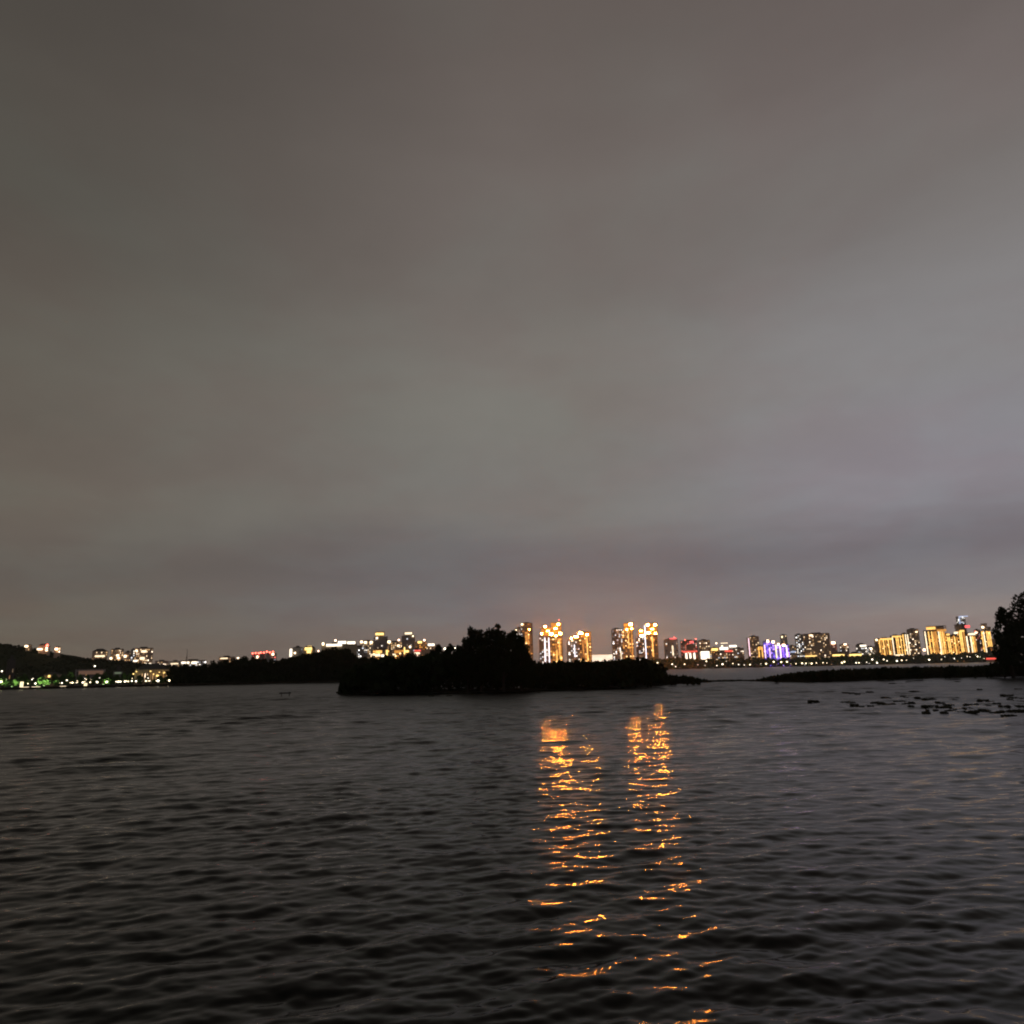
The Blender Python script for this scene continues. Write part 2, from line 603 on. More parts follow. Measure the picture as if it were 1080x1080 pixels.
def ridge(name, pts, Y, back, mat, z0=0.0):
    """a hill: cross-section rows from its foot up to the ridge line and down behind"""
    px = np.array([p[0] for p in pts], float)
    py = np.array([p[1] for p in pts], float)
    xs = np.linspace(px[0], px[-1], 90)
    ys = np.interp(xs, px, py)
    top = np.array([at(a, b, Y) for a, b in zip(xs, ys)])
    top[:, 2] += rng.normal(0, .35, len(xs))
    rows = []
    for t, yk in ((0, -.75), (.25, -.5), (.62, -.25), (.88, -.1), (1, 0), (.9, .2), (.55, .6), (0, 1.0)):
        r = top.copy()
        r[:, 1] += yk * back
        r[:, 2] = z0 + (top[:, 2] - z0) * t + (rng.normal(0, .5, len(xs)) if 0 < t < 1 else 0)
        rows.append(r)
    v = np.concatenate(rows)
    n = len(xs)
    i = np.arange(len(rows)-1)[:, None]*n
    j = np.arange(n-1)[None, :]
    q = np.stack([i+j, i+j+1, i+n+j+1, i+n+j], axis=-1).reshape(-1, 4)
    o = link(name, fast_mesh(name, v, q, mat, smooth=True))
    tag(o, kind='structure')
    return top


HILL = [(-220, 700), (-120, 690), (-40, 682), (0, 680.5), (10, 681), (20, 682.5), (45, 687), (65, 693), (80, 695), (97, 696.5), (120, 697.5), (145, 700.5), (165, 703), (190, 704), (215, 705), (260, 709)]
hill_top = ridge('hill', HILL, 900, 300, HILLM)
CAMPUS = [(240, 706), (285, 700), (300, 697), (318, 693), (335, 690), (350, 686), (365, 690), (380, 696.5), (395, 698), (420, 698), (450, 699), (480, 704)]
low_top = ridge('low_hill', CAMPUS, 560, 120, HILLM)

# trees that cover the hills: a wood nobody could count
def hill_wood(name, pts, Y, size, n, spread, lift, label=None):
    px = np.array([p[0] for p in pts], float)
    py = np.array([p[1] for p in pts], float)
    xs = rng.uniform(px[0], px[-1], n)
    ys = np.interp(xs, px, py)
    bump = np.abs(np.sin(xs*.9) * np.sin(xs*.37 + 1)) * .8 + rng.uniform(0, .6, n)
    d = np.array([at(a, b, Y) for a, b in zip(xs, ys)])
    off = -rng.uniform(0, 1, n) ** 2 * spread
    d[:, 1] += off
    d[:, 2] = np.maximum(d[:, 2] * (1 + off/spread*.78), 2) + (bump*2 - .6) * lift * (1 + off/spread*.5)
    v, q = leaf_quads(d, size)
    o = link(name, fast_mesh(name, v, q, FOLIAGE))
    tag(o, label, 'woodland', None, 'stuff')


hill_wood('hill_woodland', HILL, 900, 3.2, 9000, 150, 1.2, 'black woodland covering the hill above the lamplit shore')
hill_wood('low_hill_woodland', CAMPUS, 560, 2.2, 5000, 60, .9, 'dark woodland on the low hill below the bright hilltop building')


# ------------------------------------------------------------------ trees by the wood across the bay
P_WOOD = [tree_proto(10, 4.6, 1500, .95, 12, .12), tree_proto(10, 3.9, 1400, .9, 13, .1, squash=1), tree_proto(10, 5.4, 1700, 1.0, 14, .1)]
WOOD_TOP = [(172, 704), (190, 701.5), (215, 700.5), (225, 697.5), (235, 695.5), (248, 694.5), (262, 692.5), (275, 694.5), (285, 696), (300, 695.5), (310, 691.5),
            (320, 689.5), (335, 688), (345, 684.5), (355, 682.5), (365, 685.5), (372, 690), (380, 693.5), (395, 693), (410, 692), (425, 689.5), (437, 690), (455, 689), (470, 690), (490, 690)]
wx = [p[0] for p in WOOD_TOP]
wy = [p[1] for p in WOOD_TOP]
k = 0
px = 182.0
while px < 486:
    yt = float(np.interp(px, wx, wy)) + random.uniform(-.8, 1.2)
    Y = 334 + random.uniform(-3, 10)
    b = at(px, horizon(px), Y)
    top = at(px, yt, Y)[2]
    s = max(2.5, (top - .9)) / 10.0
    plant_tree(P_WOOD[k % 3], (b[0], Y, .85), s, random.uniform(0, 6.28), 'dark broadleaf tree in the black wood across the bay',
               'trees of the dark wood across the bay', 'wood_tree', wide=max(1.0, 1.0/s*.62 + .3))
    px += random.uniform(5.5, 8.5)
    k += 1
# bushes along the foot of that wood hide the trunks
n = 9000
xs = rng.uniform(180, 490, n)
zz = rng.uniform(0, 1, n)
pts = np.array([at(a, horizon(a), 326 + rng.uniform(0, 14)) for a in xs])
pts[:, 2] = .4 + zz * (3.4 + .8*np.sin(xs*.31) + .6*np.sin(xs*.83))
v, q = leaf_quads(pts, 1.0)
tag(link('bank_undergrowth', fast_mesh('bank_undergrowth', v, q, FOLIAGE)), 'black undergrowth along the foot of the wood across the bay', 'undergrowth', None, 'stuff')


# ------------------------------------------------------------------ the near island
ISL_Y = 116.0
fl = [(356, 732.5), (400, 731.8), (450, 731.2), (500, 730), (560, 728.8), (600, 727.5), (640, 726), (680, 724), (705, 722.5), (730, 720.8), (750, 719.6)]
front = [on_water(a, b) for a, b in fl]
isl = [(p[0], p[1]) for p in front] + [(p[0]*1.08, p[1] + 9 + 4*math.sin(i)) for i, p in reversed(list(enumerate(front)))]
mb = MB()
nI = len(isl)
inner = []
cx = [sum(p[0] for p in isl)/nI, sum(p[1] for p in isl)/nI]
mb.v += [(p[0], p[1], -.6) for p in isl] + [(p[0], p[1] + (.8 if i < nI//2 else -.8), .28 + .1*math.sin(i*2.1)) for i, p in enumerate(isl)]
mb.f += [tuple(range(nI, 2*nI))] + [(i, (i+1) % nI, nI+(i+1) % nI, nI+i) for i in range(nI)]
tag(mb.build('island_ground', SOIL), kind='structure')

ISL_TOP = [(357, 726), (360, 717), (365, 711), (374, 706), (388, 701), (400, 698.5), (420, 697), (440, 694), (455, 691), (470, 690), (485, 691), (492, 690), (550, 692), (563, 698), (575, 700.5), (590, 700), (605, 698.5), (625, 699),
           (640, 697.5), (655, 697), (670, 696.5), (685, 697), (692, 699.5), (696, 703.5), (700, 710.5), (707, 713.3), (716, 714), (722, 713.4), (729, 715), (737, 716.8), (744, 718.2), (751, 719.3)]
ix = [p[0] for p in ISL_TOP]
iy = [p[1] for p in ISL_TOP]
flx = [p[0] for p in fl]
fly = [p[1] for p in fl]


def fill_bank(xs, top_x, top_y, foot_x, foot_y, depth, wob):
    """points through the body of a bank of plants, from its foot at the waterline up to its top outline"""
    n = len(xs)
    out = np.zeros((n, 3))
    t = rng.uniform(0, 1, n) ** .8
    for i, a in enumerate(xs):
        foot = on_water(a, float(np.interp(a, foot_x, foot_y)))
        dy = .5 + rng.uniform(0, depth)
        Y = foot[1] + dy
        ztop = at(a, float(np.interp(a, top_x, top_y)), Y)[2] + wob*(math.sin(a*1.3) * math.sin(a*.47 + 2)*.8 + rng.normal(0, .55))
        k = min(1.0, .35 + dy/2.2)                  # the front rank is lower
        out[i] = (foot[0] * Y/foot[1], Y, .05 + max(.15, ztop*k) * t[i])
    return out


xs = rng.uniform(357, 750, 62000)
pts = fill_bank(xs, ix, iy, flx, fly, 8.0, .22)
hum = xs < 700
v, q = leaf_quads(pts[hum], .34)
tag(link('island_undergrowth', fast_mesh('island_undergrowth', v, q, FOLIAGE)), 'black thicket of shrubs covering the low island', 'undergrowth', None, 'stuff')
v, q = leaf_quads(pts[~hum], .26)
tag(link('island_tip_weeds', fast_mesh('island_tip_weeds', v, q, FOLIAGE)), 'low dark weeds on the tapering tip of the island', 'undergrowth', None, 'stuff')

P_NEAR = [tree_proto(10, 3.1, 6500, .36, 15, .16), tree_proto(10, 2.7, 6000, .34, 14, .18, squash=1.05), tree_proto(10, 3.6, 7500, .36, 17, .14)]
P_ROUND = tree_proto(8, 1.9, 3600, .34, 11, .28)
P_SLIM = tree_proto(10, 1.2, 3200, .32, 12, .35, slim=True)


def near_tree(proto, px, ytop, Y, label, group=None, name='island_tree', wide=1.0, rz=None, h0=10.0, tilt=0.0):
    b = at(px, horizon(px), Y)
    h = at(px, ytop, Y)[2] - .25
    return plant_tree(proto, (b[0], Y, .25), h/h0/1.0, rz if rz is not None else random.uniform(0, 6.28), label, group, name, 'tree', tilt, wide)


g = 'trees massed on the island hump'
near_tree(P_NEAR[0], 498, 661, 116, 'tall tree at the steep outer edge of the island grove, topped by a pointed tuft', g, wide=.72)
near_tree(P_NEAR[1], 507, 663, 113, 'broad dark tree just inside the steep edge of the island grove', g, wide=.85)
near_tree(P_NEAR[2], 518, 664, 115, 'wide flat-topped dark tree in the middle of the island grove', g, wide=.8)
near_tree(P_NEAR[1], 531, 664.5, 112, 'dense dark tree under the sapling tip of the island grove', g, wide=.9)
near_tree(P_NEAR[0], 542, 664.5, 115, 'dark tree of the island grove beside the first lit tower', g, wide=.8)
near_tree(P_NEAR[2], 549.5, 670, 113, 'shorter sloping tree where the island grove drops towards the lit towers', g, wide=.62)
near_tree(P_NEAR[1], 493, 677, 114, 'short leafy tree filling the lower outer edge of the island grove', g, wide=.6)
near_tree(P_NEAR[0], 557, 688, 112, 'small tree at the low end of the island grove', g, wide=.6)
near_tree(P_SLIM, 526.5, 656.5, 117, 'slim sapling poking up above the flat top of the island grove', None, 'sapling', wide=.9)
near_tree(P_ROUND, 462.5, 679, 122, 'small round-headed tree standing apart, first before the grove', 'round-headed trees before the grove', 'round_tree', h0=8, wide=.95)
near_tree(P_ROUND, 474.5, 678.5, 122, 'middle round-headed small tree between two distant white lamps', 'round-headed trees before the grove', 'round_tree', h0=8, wide=1.0)
near_tree(P_ROUND, 483, 680, 121, 'small round-headed tree touching the grove edge', 'round-headed trees before the grove', 'round_tree', h0=8, wide=.9)

# small shrubs that stand up from the island's flat top and tip
P_SHRUB = []
for i in range(3):
    bl = [(random.uniform(-.5, .5), random.uniform(-.4, .4), random.uniform(.35, .8), random.uniform(.3, .5), .9) for _ in range(7)]
    v, q = leaf_quads(blob_points(bl, 700), .24)
    P_SHRUB.append(fast_mesh('shrub', v, q, FOLIAGE))


def shrub(px, ytop, Y, label, group, name='shrub'):
    b = at(px, horizon(px), Y)
    h = at(px, ytop, Y)[2]
    o = link(name, random.choice(P_SHRUB))
    o.location = (b[0], Y, -.05)
    o.rotation_euler = (0, 0, random.uniform(0, 6.28))
    o.scale = (h/1.15*.8, h/1.15*.8, h/1.15)
    tag(o, label, 'shrub', group)
    return o


for px_, yt in ((568, 697.5), (583, 698.5), (597, 697.5), (612, 696.8), (628, 697), (643, 695.8), (660, 695.2), (676, 695), (689, 696.5), (396, 696.5), (412, 695), (430, 693), (446, 690), (380, 703)):
    shrub(px_, yt, 117 if px_ > 500 else 114, 'dark rounded shrub standing up from the island thicket', 'shrubs on top of the island thicket')
for px_, yt, w in ((708, 711.8, 0), (721, 711.8, 1), (728, 713.6, 0), (735, 715.4, 1)):
    shrub(px_, yt, 126, 'low dark bush on the tapering tip of the island', 'low bushes on the island tip')

# sunken bar linking island tip and the reed bank
bar = [(742, 719.3), (752, 719.2), (765, 718.8), (780, 718.6), (800, 718.6), (812, 719)]
bp = [on_water(a, b) for a, b in bar]
pts = np.repeat(np.array(bp), 1, 0)
n = 2600
t = rng.uniform(742, 812, n)
fp = np.array([on_water(a, float(np.interp(a, [b[0] for b in bar], [b[1] for b in bar]))) for a in t])
fp[:, 1] += rng.uniform(0, 2.2, n)
fp[:, 2] = rng.uniform(0, .26, n)
v, q = leaf_quads(fp, .3, flat=.5)
tag(link('sandbar_weeds', fast_mesh('sandbar_weeds', v, q, WEED)), 'thin dark strip of weeds joining island tip and reed bank', 'weeds', None, 'stuff')

# ------------------------------------------------------------------ reed bank with the big tree
rf = [(798, 719), (820, 719.4), (850, 719.6), (880, 719.2), (920, 717.8), (960, 716.4), (1000, 715.2), (1040, 714.2), (1085, 713.2), (1150, 712.4), (1250, 711.2)]
rt = [(798, 718.2), (806, 716.2), (815, 714), (830, 711.5), (848, 709.3), (870, 707.8), (900, 706.4), (930, 705.4), (960, 704.6), (1000, 703.8), (1040, 703), (1060, 701), (1090, 699), (1150, 697), (1250, 696)]
rfront = [on_water(a, b) for a, b in rf]
rp = [(p[0], p[1]) for p in rfront] + [(p[0]*1.05, p[1] + 8) for p in reversed(rfront)]
mb = MB()
nR = len(rp)
mb.v += [(p[0], p[1], -.6) for p in rp] + [(p[0], p[1] + (.7 if i < nR//2 else -.7), .22 + .08*math.sin(i*1.7)) for i, p in enumerate(rp)]
mb.f += [tuple(range(nR, 2*nR))] + [(i, (i+1) % nR, nR+(i+1) % nR, nR+i) for i in range(nR)]
tag(mb.build('reed_bank_ground', SOIL), kind='structure')
xs = rng.uniform(798, 1240, 46000)
pts = fill_bank(xs, [p[0] for p in rt], [p[1] for p in rt], [p[0] for p in rf], [p[1] for p in rf], 7.0, .16)
v, q = leaf_quads(pts, .42, up=.5)
tag(link('reed_bed', fast_mesh('reed_bed', v, q, REED)), 'long low black bed of reeds on the bank before the golden towers', 'reeds', None, 'stuff')
for px_, yt in ((816, 712.2), (853, 708), (872, 706.8), (931, 703.8), (962, 703.2), (1003, 702.2), (1030, 701.2), (1048, 699.8)):
    shrub(px_, yt, 128, 'small dark tuft rising above the long reed bed', 'tufts above the reed bed')

P_BIG = tree_proto(15, 5.6, 12500, .40, 26, .16)
b = at(1096, horizon(1096), 133)
plant_tree(P_BIG, (b[0], 133, .2), (at(1085, 626, 133)[2])/15.0, 1.0, 'tall full dark tree on the reed bank, cut by the frame edge', None, 'broadleaf_tree')
b = at(1066, horizon(1066), 130)
P_SIDE = tree_proto(10, 2.1, 4200, .36, 15, .2, squash=1.1)
plant_tree(P_SIDE, (b[0], 130, .2), (at(1064, 640, 130)[2])/10.0, 2.2, 'narrower dark tree leaning out from the tall tree on the reed bank', None, 'broadleaf_tree', wide=.85)
b = at(1057, horizon(1057), 129)
plant_tree(P_SIDE, (b[0], 129, .2), (at(1056, 672, 129)[2])/10.0, 4.2, 'low ragged young tree at the foot of the tall bank tree', None, 'young_tree', wide=.8)

# ------------------------------------------------------------------ fishing stake and floating weeds
p = on_water(300.5, 734.5)
st = empty('fishing_stage', (p[0], p[1], 0), R(8), label='small dark wooden fishing stage on two posts in open water', cat='fishing stage')
WOODM = surf('wet_dark_wood', (.02, .017, .014), (.045, .04, .032), 3, rough=.9)
for sx in (-.55, .62):
    MB().tube([(sx, 0, -1.2), (sx + .02, .02, .2), (sx, 0, .72 if sx > 0 else .62)], [.06, .055, .05], 7).build('post', WOODM, st)
MB().tube([(-.85, 0, .5), (0, .02, .5), (.9, 0, .5)], [.09, .10, .085], 7).build('beam', WOODM, st)

P_WEED = []
for i in range(4):
    bl = [((j/8 - .5)*1.15 + random.uniform(-.08, .08), random.uniform(-.22, .22), random.uniform(.0, .06), random.uniform(.10, .26), .42) for j in range(9)]
    c1 = blob_points(bl, 230)
    c1[:, 2] = np.abs(c1[:, 2]) + .01
    v, q = leaf_quads(c1, .15)
    P_WEED.append(fast_mesh('water_plant', v, q, WEED))


def weed(px_, py_, w, label, group, hk=1.0):
    p = on_water(px_, py_)
    o = link('water_plant', random.choice(P_WEED))
    wm = w * p[1] / FPX
    o.location = (p[0], p[1], 0)
    o.scale = (wm/1.3, wm*1.1 + .4, random.uniform(.5, 1.1)*hk)
    o.rotation_euler = (0, 0, random.uniform(-.4, .4))
    tag(o, label, 'water plant', group)


G1 = 'water weed clumps in the shallows'
for px_, py_, w in ((874, 730.5, 7), (889, 730.5, 5), (893, 731, 6), (899, 732, 8), (910, 731.8, 5), (918, 730.2, 6), (928, 731.8, 5), (963, 730, 8), (904, 732.5, 4), (947, 731, 4), (958, 719.5, 5), (1010, 719.2, 5), (1033, 728, 4), (1074, 727, 6), (940, 721, 6)):
    weed(px_, py_, w, 'thin outlying clump of dark water weed, nearer the reed bank', 'outlying thin weed clumps below the reed bank')
for px_, py_, w in ((857, 741, 9),):
    weed(px_, py_, w, 'lone small dark weed clump, outermost in the open shallows', None, 1.3)
for px_, py_, w in ((892, 741.5, 14), (901, 744, 8), (907, 746, 9), (918, 745.5, 6), (923, 742, 12), (930, 743, 8), (940, 743.5, 9), (950, 740.5, 12), (955, 743, 6), (962, 742, 6), (981, 738.5, 14), (991, 742, 8), (984, 745, 9), (1006, 739, 7), (974, 745.5, 6),
                    (993, 747, 14), (1010, 748.5, 16), (1021, 748, 10), (1014, 751.5, 12), (1036, 750, 15), (1030, 737.5, 12), (1037, 739, 10), (1044, 740.5, 8), (1052, 742.5, 8), (1062, 734, 12), (1068, 737, 9), (1075, 741, 8), (1058, 751, 14),
                    (1070, 750.5, 16), (1066, 755.5, 12), (1083, 752, 14), (1022, 743.5, 7), (1001, 750, 8), (1092, 744, 16), (1105, 750, 18), (1043, 745, 10), (1060, 746, 12), (1028, 752, 9), (1002, 744, 9), (1078, 746, 10)):
    weed(px_, py_, w*.9, 'ragged dark water weed clump floating in the rippled shallows', G1)
wr2 = random.Random(4)
for i in range(34):
    a = wr2.uniform(925, 1100)
    weed(a, wr2.uniform(736, 754) - max(0, (985 - a))*.06, wr2.uniform(3, 7), 'small scrap of dark weed in the broken shallow patch', 'scraps of weed in the broken shallow patch')
for px_, py_, w in ((444, 735.2, 6), (455, 734.5, 6), (471, 732.5, 7), (474, 734, 5), (502, 733.2, 9), (510, 733, 5), (567, 731, 4)):
    weed(px_, py_, w, 'tiny dark weed clump floating just off the island thicket', 'tiny weed clumps off the island')
for px_, py_, w in ((730, 706.6, 6), (724, 711.5, 3)):
    pass


# ------------------------------------------------------------------ buildings
WIN_CACHE = {}


def window_mesh(w, h, mat):
    key = (round(w, 1), round(h, 1), mat.name)
    if key not in WIN_CACHE:
        WIN_CACHE[key] = MB().box(-key[0]/2, key[0]/2, -.10, .25, -key[1]/2, key[1]/2).mesh('window', mat)
    return WIN_CACHE[key]


class Building:
    """one building facing the lake: local x along its front, y back, z up; pixel measures are turned into metres at its real distance"""
    def __init__(s, name, label, cx, Y, group=None, cat='building', yaw=0.0, z0=1.4):
        s.C = np.array([xw(cx, Y), Y, 0.0])
        s.th = -math.atan2(s.C[0], s.C[1]) + R(yaw)
        # local +y points away from the lake
        s.n = np.array([-math.sin(s.th), math.cos(s.th), 0])
        s.t = np.array([math.cos(s.th), math.sin(s.th), 0])
        s.z0 = z0
        s.root = empty(name, (s.C[0], s.C[1], z0), s.th, label=label, cat=cat, group=group)
        s.nwin = 0
        s.base = horizon(cx)

    def loc(s, px_, py_, yoff=0.0):
        """local x, z of the pixel on the plane yoff behind the front"""
        d = ray(px_, py_)
        c = s.C + s.n * yoff
        k = np.dot(c - EYE, s.n) / np.dot(d, s.n)
        P = EYE + d * k
        return float(np.dot(P - s.C, s.t)), float(P[2] - s.z0)

    def block(s, x0, x1, ytop, wall='grey', depth=16, yoff=0.0, floor=3.4, piers=4, pal_=None, prob=.3, cols=6, ybot=None, roof='box', name='tower_block', cap=100, win=.62, pattern=None, winh=.55, lowfade=0.0, ledge=.28):
        ym = (ytop + s.base) / 2
        a, _ = s.loc(x0, ym, yoff)
        b, _ = s.loc(x1, ym, yoff)
        _, H = s.loc((x0+x1)/2, ytop, yoff)
        zb = 0.0
        if ybot is not None:
            zb = max(0, s.loc((x0+x1)/2, ybot, yoff)[1])
        mb = MB()
        y0, y1 = yoff, yoff + depth
        mb.box(a, b, y0, y1, zb - (.5 if zb == 0 else 0), H)
        nf = max(1, int((H - zb)/floor))
        fh = (H - zb)/nf
        for i in range(1, nf + 1):                      # balcony slabs
            z = zb + i*fh
            mb.box(a - ledge, b + ledge, y0 - ledge, y1 + ledge, z - .34, z + .12)
        for i in range(piers + 1):                      # piers
            x = a + (b-a)*i/max(1, piers)
            mb.box(x - .38, x + .38, y0 - ledge - .17, y0 + .4, zb + .003, H + .35)
        wall_o = mb.build(name, WALL[wall], s.root)
        r = MB()
        if roof == 'box':                               # lift house and parapet
            m = (a + b)/2
            w = (b - a)
            r.box(m - w*.22, m + w*.18, y0 + depth*.3, y0 + depth*.7, H + .121, H + 3.0)
            r.box(a, b, y0 + .003, y0 + .3, H + .121, H + 1.1)
            r.build('roof', ROOFM, s.root)
        elif roof == 'hip':
            r.prism([(a - .6, y0 - .6), (b + .6, y0 - .6), (b + .6, y1 + .6), (a - .6, y1 + .6)], H + .121, H + min(5, (b-a)*.22), .35)
            r.build('roof', ROOFM, s.root)
        elif roof == 'dome':
            m = (a + b)/2
            for k in range(5):
                q = math.cos(k/5*math.pi/2)
                q2 = math.cos((k+1)/5*math.pi/2)
                rr = (b-a)*.5
                pts = [(m + rr*q*math.cos(2*math.pi*i/14), y0 + depth*.5 + min(rr, depth*.5)*q*math.sin(2*math.pi*i/14)) for i in range(14)]
                r.prism(pts, H + .121 + rr*.55*math.sin(k/5*math.pi/2), H + .12 + rr*.55*math.sin((k+1)/5*math.pi/2), max(q2/q, .05))
            r.build('roof', ROOFM, s.root)
        if pal_:
            cw = (b - a)/cols
            cells = [(i, j) for i in range(cols) for j in range(nf)]
            random.shuffle(cells)
            made = 0
            for i, j in cells:
                if made >= cap: break
                pr = prob * 1.2
                if pattern: pr = prob * pattern(i/(max(1, cols-1)), j/max(1, nf-1))
                lit = random.random() < pr
                if not lit and random.random() > .10: continue
                mat = random.choices(PAL[pal_], (3, 3, 1.6, 2.5, 2))[0] if lit else DARKGLASS
                o = link('window', window_mesh(cw*win*random.choice((1, 1, .7)), fh*winh, mat), s.root)
                o.location = (a + cw*(i+.5), y0 - .02, zb + fh*(j + .5) - .1)
                made += 1
            s.nwin += made
        return a, b, H

    def strip(s, x, y0, y1, mat, wpx=1.0, yoff=0.0, proud=.75, name='light_strip', depth=.5):
        """an upright bar of light on the facade from pixel row y0 (top) to y1"""
        xa, zt = s.loc(x, y0, yoff)
        xb, zb = s.loc(x, (y0+y1)/2, yoff)
        zb = max(.5, s.loc(x, y1, yoff)[1])
        w = wpx * s.C[1]/FPX * .4
        return MB().box(-w, w, -depth/2, depth/2, 0, zt - zb).build(name, E[mat], s.root, (xb, yoff - proud, zb))

    def bar(s, x0, x1, y, mat, hpx=1.0, yoff=0.0, proud=.9, name='light_strip', depth=.6):
        """a level bar of light along the facade"""
        xa, z = s.loc(x0, y, yoff)
        xb, z2 = s.loc(x1, y, yoff)
        h = hpx * s.C[1]/FPX * .5
        z = (z + z2)/2
        return MB().box((xa - xb)/2, (xb - xa)/2, -depth/2, depth/2, -h, h).build(name, E[mat], s.root, ((xa+xb)/2, yoff - proud, z))

    def lamp(s, x, y, mat, wpx=1.6, hpx=1.2, yoff=0.0, proud=1.6, name='floodlight'):
        """a lamp housing on a bracket with a glowing lens"""
        xx, z = s.loc(x, y, yoff)
        k = s.C[1]/FPX
        w, h = wpx*k*.42, hpx*k*.42
        if mat in ('crown', 'crownextra'):                # a hooded lamp: the glowing lens looks out over the lake
            w, h = w*.8, h*.82
            o = MB().box(-w*1.2, w*1.2, -.2, .35, -h*1.2, h*1.2).build(name, METAL, s.root, (xx, yoff - proud, z))
            MB().box(-w, w, -.26, -.203, -h, h).build('lens', E[mat], o)
        else:
            o = MB().box(-w, w, -.35, .35, -h, h).build(name, E[mat], s.root, (xx, yoff - proud, z))
        MB().box(-.15, .15, .352, proud + .5, -.15, .15).build('bracket', METAL, o)
        return o

    def crown(s, x0, x1, y0, y1, wall='cream', yoff=0.0, depth=14, fins=6, lit=False):
        """a set-back crown of fins round a core at the top of a tower, lit adds a glow for its floodlit look"""
        ym = (y0 + y1)/2
        a, zt = s.loc(x0, y0, yoff)
        a, _ = s.loc(x0, ym, yoff)
        b, _ = s.loc(x1, ym, yoff)
        zb = s.loc((x0+x1)/2, y1, yoff)[1]
        zt = s.loc((x0+x1)/2, y0, yoff)[1]
        mb = MB()
        w = b - a
        mb.box(a + w*.12, b - w*.12, yoff + 2, yoff + depth - 2, zb + .13, zt - 1.0)
        for i in range(fins + 1):
            x = a + w*i/fins
            mb.box(x - .45, x + .45, yoff + .2, yoff + 1.6, zb + .13, zt - .8)
        mb.box(a - .6, b + .6, yoff - .4, yoff + depth, zt - .8, zt)
        mb.box(a - .5, b + .5, yoff - .3, yoff + depth - .1, zb + (zt-zb)*.5 - .3, zb + (zt-zb)*.5 + .3)
        o = mb.build('crown', WALL[wall], s.root)
        if lit:                                         # a glowing core box puts in the floodlit look of the crown walls
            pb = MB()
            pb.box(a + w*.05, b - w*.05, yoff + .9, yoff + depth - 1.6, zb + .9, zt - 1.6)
            pb.build('glow_panel', E['crowncore'], o)
        return o

    def beacon(s, x, y, yoff=2.0, r=.9, mast=True, mat='beacon'):
        xx, z = s.loc(x, y, yoff)
        o = MB().ball((0, 0, 0), r, 8, 6).build('beacon', E[mat], s.root, (xx, yoff, z))
        if mast:
            MB().tube([(0, 0, -6), (0, 0, -r*.9)], [.22, .18], 6).build('mast', METAL, o)
        return o


hi = lambda u, v: .5 + v                    # more lights toward the top
lo = lambda u, v: 1.5 - v
YC = Y_CITY
GT = 'pairs of apartment towers with lit crowns'

# --- the five central towers
B = Building('apartment_tower', 'brown apartment tower half hidden by the island grove, white lamp on its lower shoulder', 553, YC, GT, 'tower', 6)
B.block(544.5, 552, 662.5, 'dark', 14, 1.5, pal_='white', prob=.34, cols=3, piers=3, cap=60)
B.block(551, 562, 657.5, 'brown', 18, 0, pal_='gold', prob=.62, cols=4, piers=4, cap=80, pattern=lambda u, v: 1.4 if .2 < u < .9 and v < .85 else .25)
B.lamp(550.5, 658.6, 'crownwhite', 2.4, 1.7, 0, 2.0)
B.lamp(558, 664, 'crownextra', 2.0, 1.4, 0, 2.0)  # added amber lamp, widens the streak on the lake
B.lamp(543.8, 664.6, 'crownwhite', 3.2, 1.2, 1.5, 2.0)
B.strip(556.8, 663, 686, 'goldsoft', .8)

B = Building('apartment_tower', 'tallest apartment tower of the centre with amber crown and twin cool white light strips', 581, YC, GT, 'tower', -5)
B.block(569, 580.5, 670.5, 'brown', 17, 1.5, pal_='white', prob=.36, cols=5, piers=5, cap=90, pattern=lo, roof=None)
B.block(580, 593.3, 671.5, 'brown', 20, 0, pal_='gold', prob=.62, cols=5, piers=5, cap=90, roof=None)
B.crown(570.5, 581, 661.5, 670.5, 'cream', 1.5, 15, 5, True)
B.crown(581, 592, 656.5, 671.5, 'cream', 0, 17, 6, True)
B.strip(575, 672.5, 699, 'cool', 1.3, 1.5)
B.strip(579.3, 672.5, 699, 'cool', 1.3, 1.5)
B.strip(587.7, 685, 699, 'gold', .9)
B.strip(590.5, 674, 697, 'gold', .8)
for x, y, m, w, h in ((575.2, 660.8, 'crown', 3.0, 1.6), (589, 658.6, 'crown', 2.8, 2.2), (571.4, 668.5, 'crown', 1.8, 2.0), (581.5, 668.6, 'crown', 5.0, 2.2), (591, 668.2, 'crown', 3.0, 2.6), (586, 663, 'crownextra', 5, 1.4), (578, 665.5, 'crownextra', 4, 1.6), (586.5, 670.5, 'crownextra', 4, 1.6)):
    B.lamp(x, y, m, w, h, 0 if x > 580.8 else 1.5, 2.0)
B.beacon(589.5, 654, 8)

B = Building('apartment_tower', 'shorter amber crowned apartment tower beside the tallest one, glowing lamp on each step', 611, YC, GT, 'tower', 8)
B.block(599.3, 612, 674.5, 'grey', 17, 1.5, pal_='white', prob=.30, cols=5, piers=4, cap=80, roof=None)
B.block(611.5, 624, 672.5, 'brown', 19, 0, pal_='gold', prob=.62, cols=5, piers=4, cap=90, roof=None)
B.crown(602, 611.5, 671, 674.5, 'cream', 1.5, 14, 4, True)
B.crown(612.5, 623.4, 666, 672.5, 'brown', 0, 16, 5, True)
for x, y, m, w, h in ((607.5, 671.6, 'crown', 5.5, 1.6), (612.2, 668, 'crown', 5.2, 2.2), (619, 669.5, 'crown', 3.6, 1.6), (602.5, 673.2, 'crown', 2.4, 1.6), (603.5, 675.8, 'crownwhite', 2, 1)):  # some amber lamps here are added to strengthen the water streak
    B.lamp(x, y, m, w, h, 0 if x > 612 else 1.5, 2.4)
B.strip(619.4, 671, 697, 'gold', 1.0)
B.strip(606, 680, 693, 'cool', .9, 1.5)
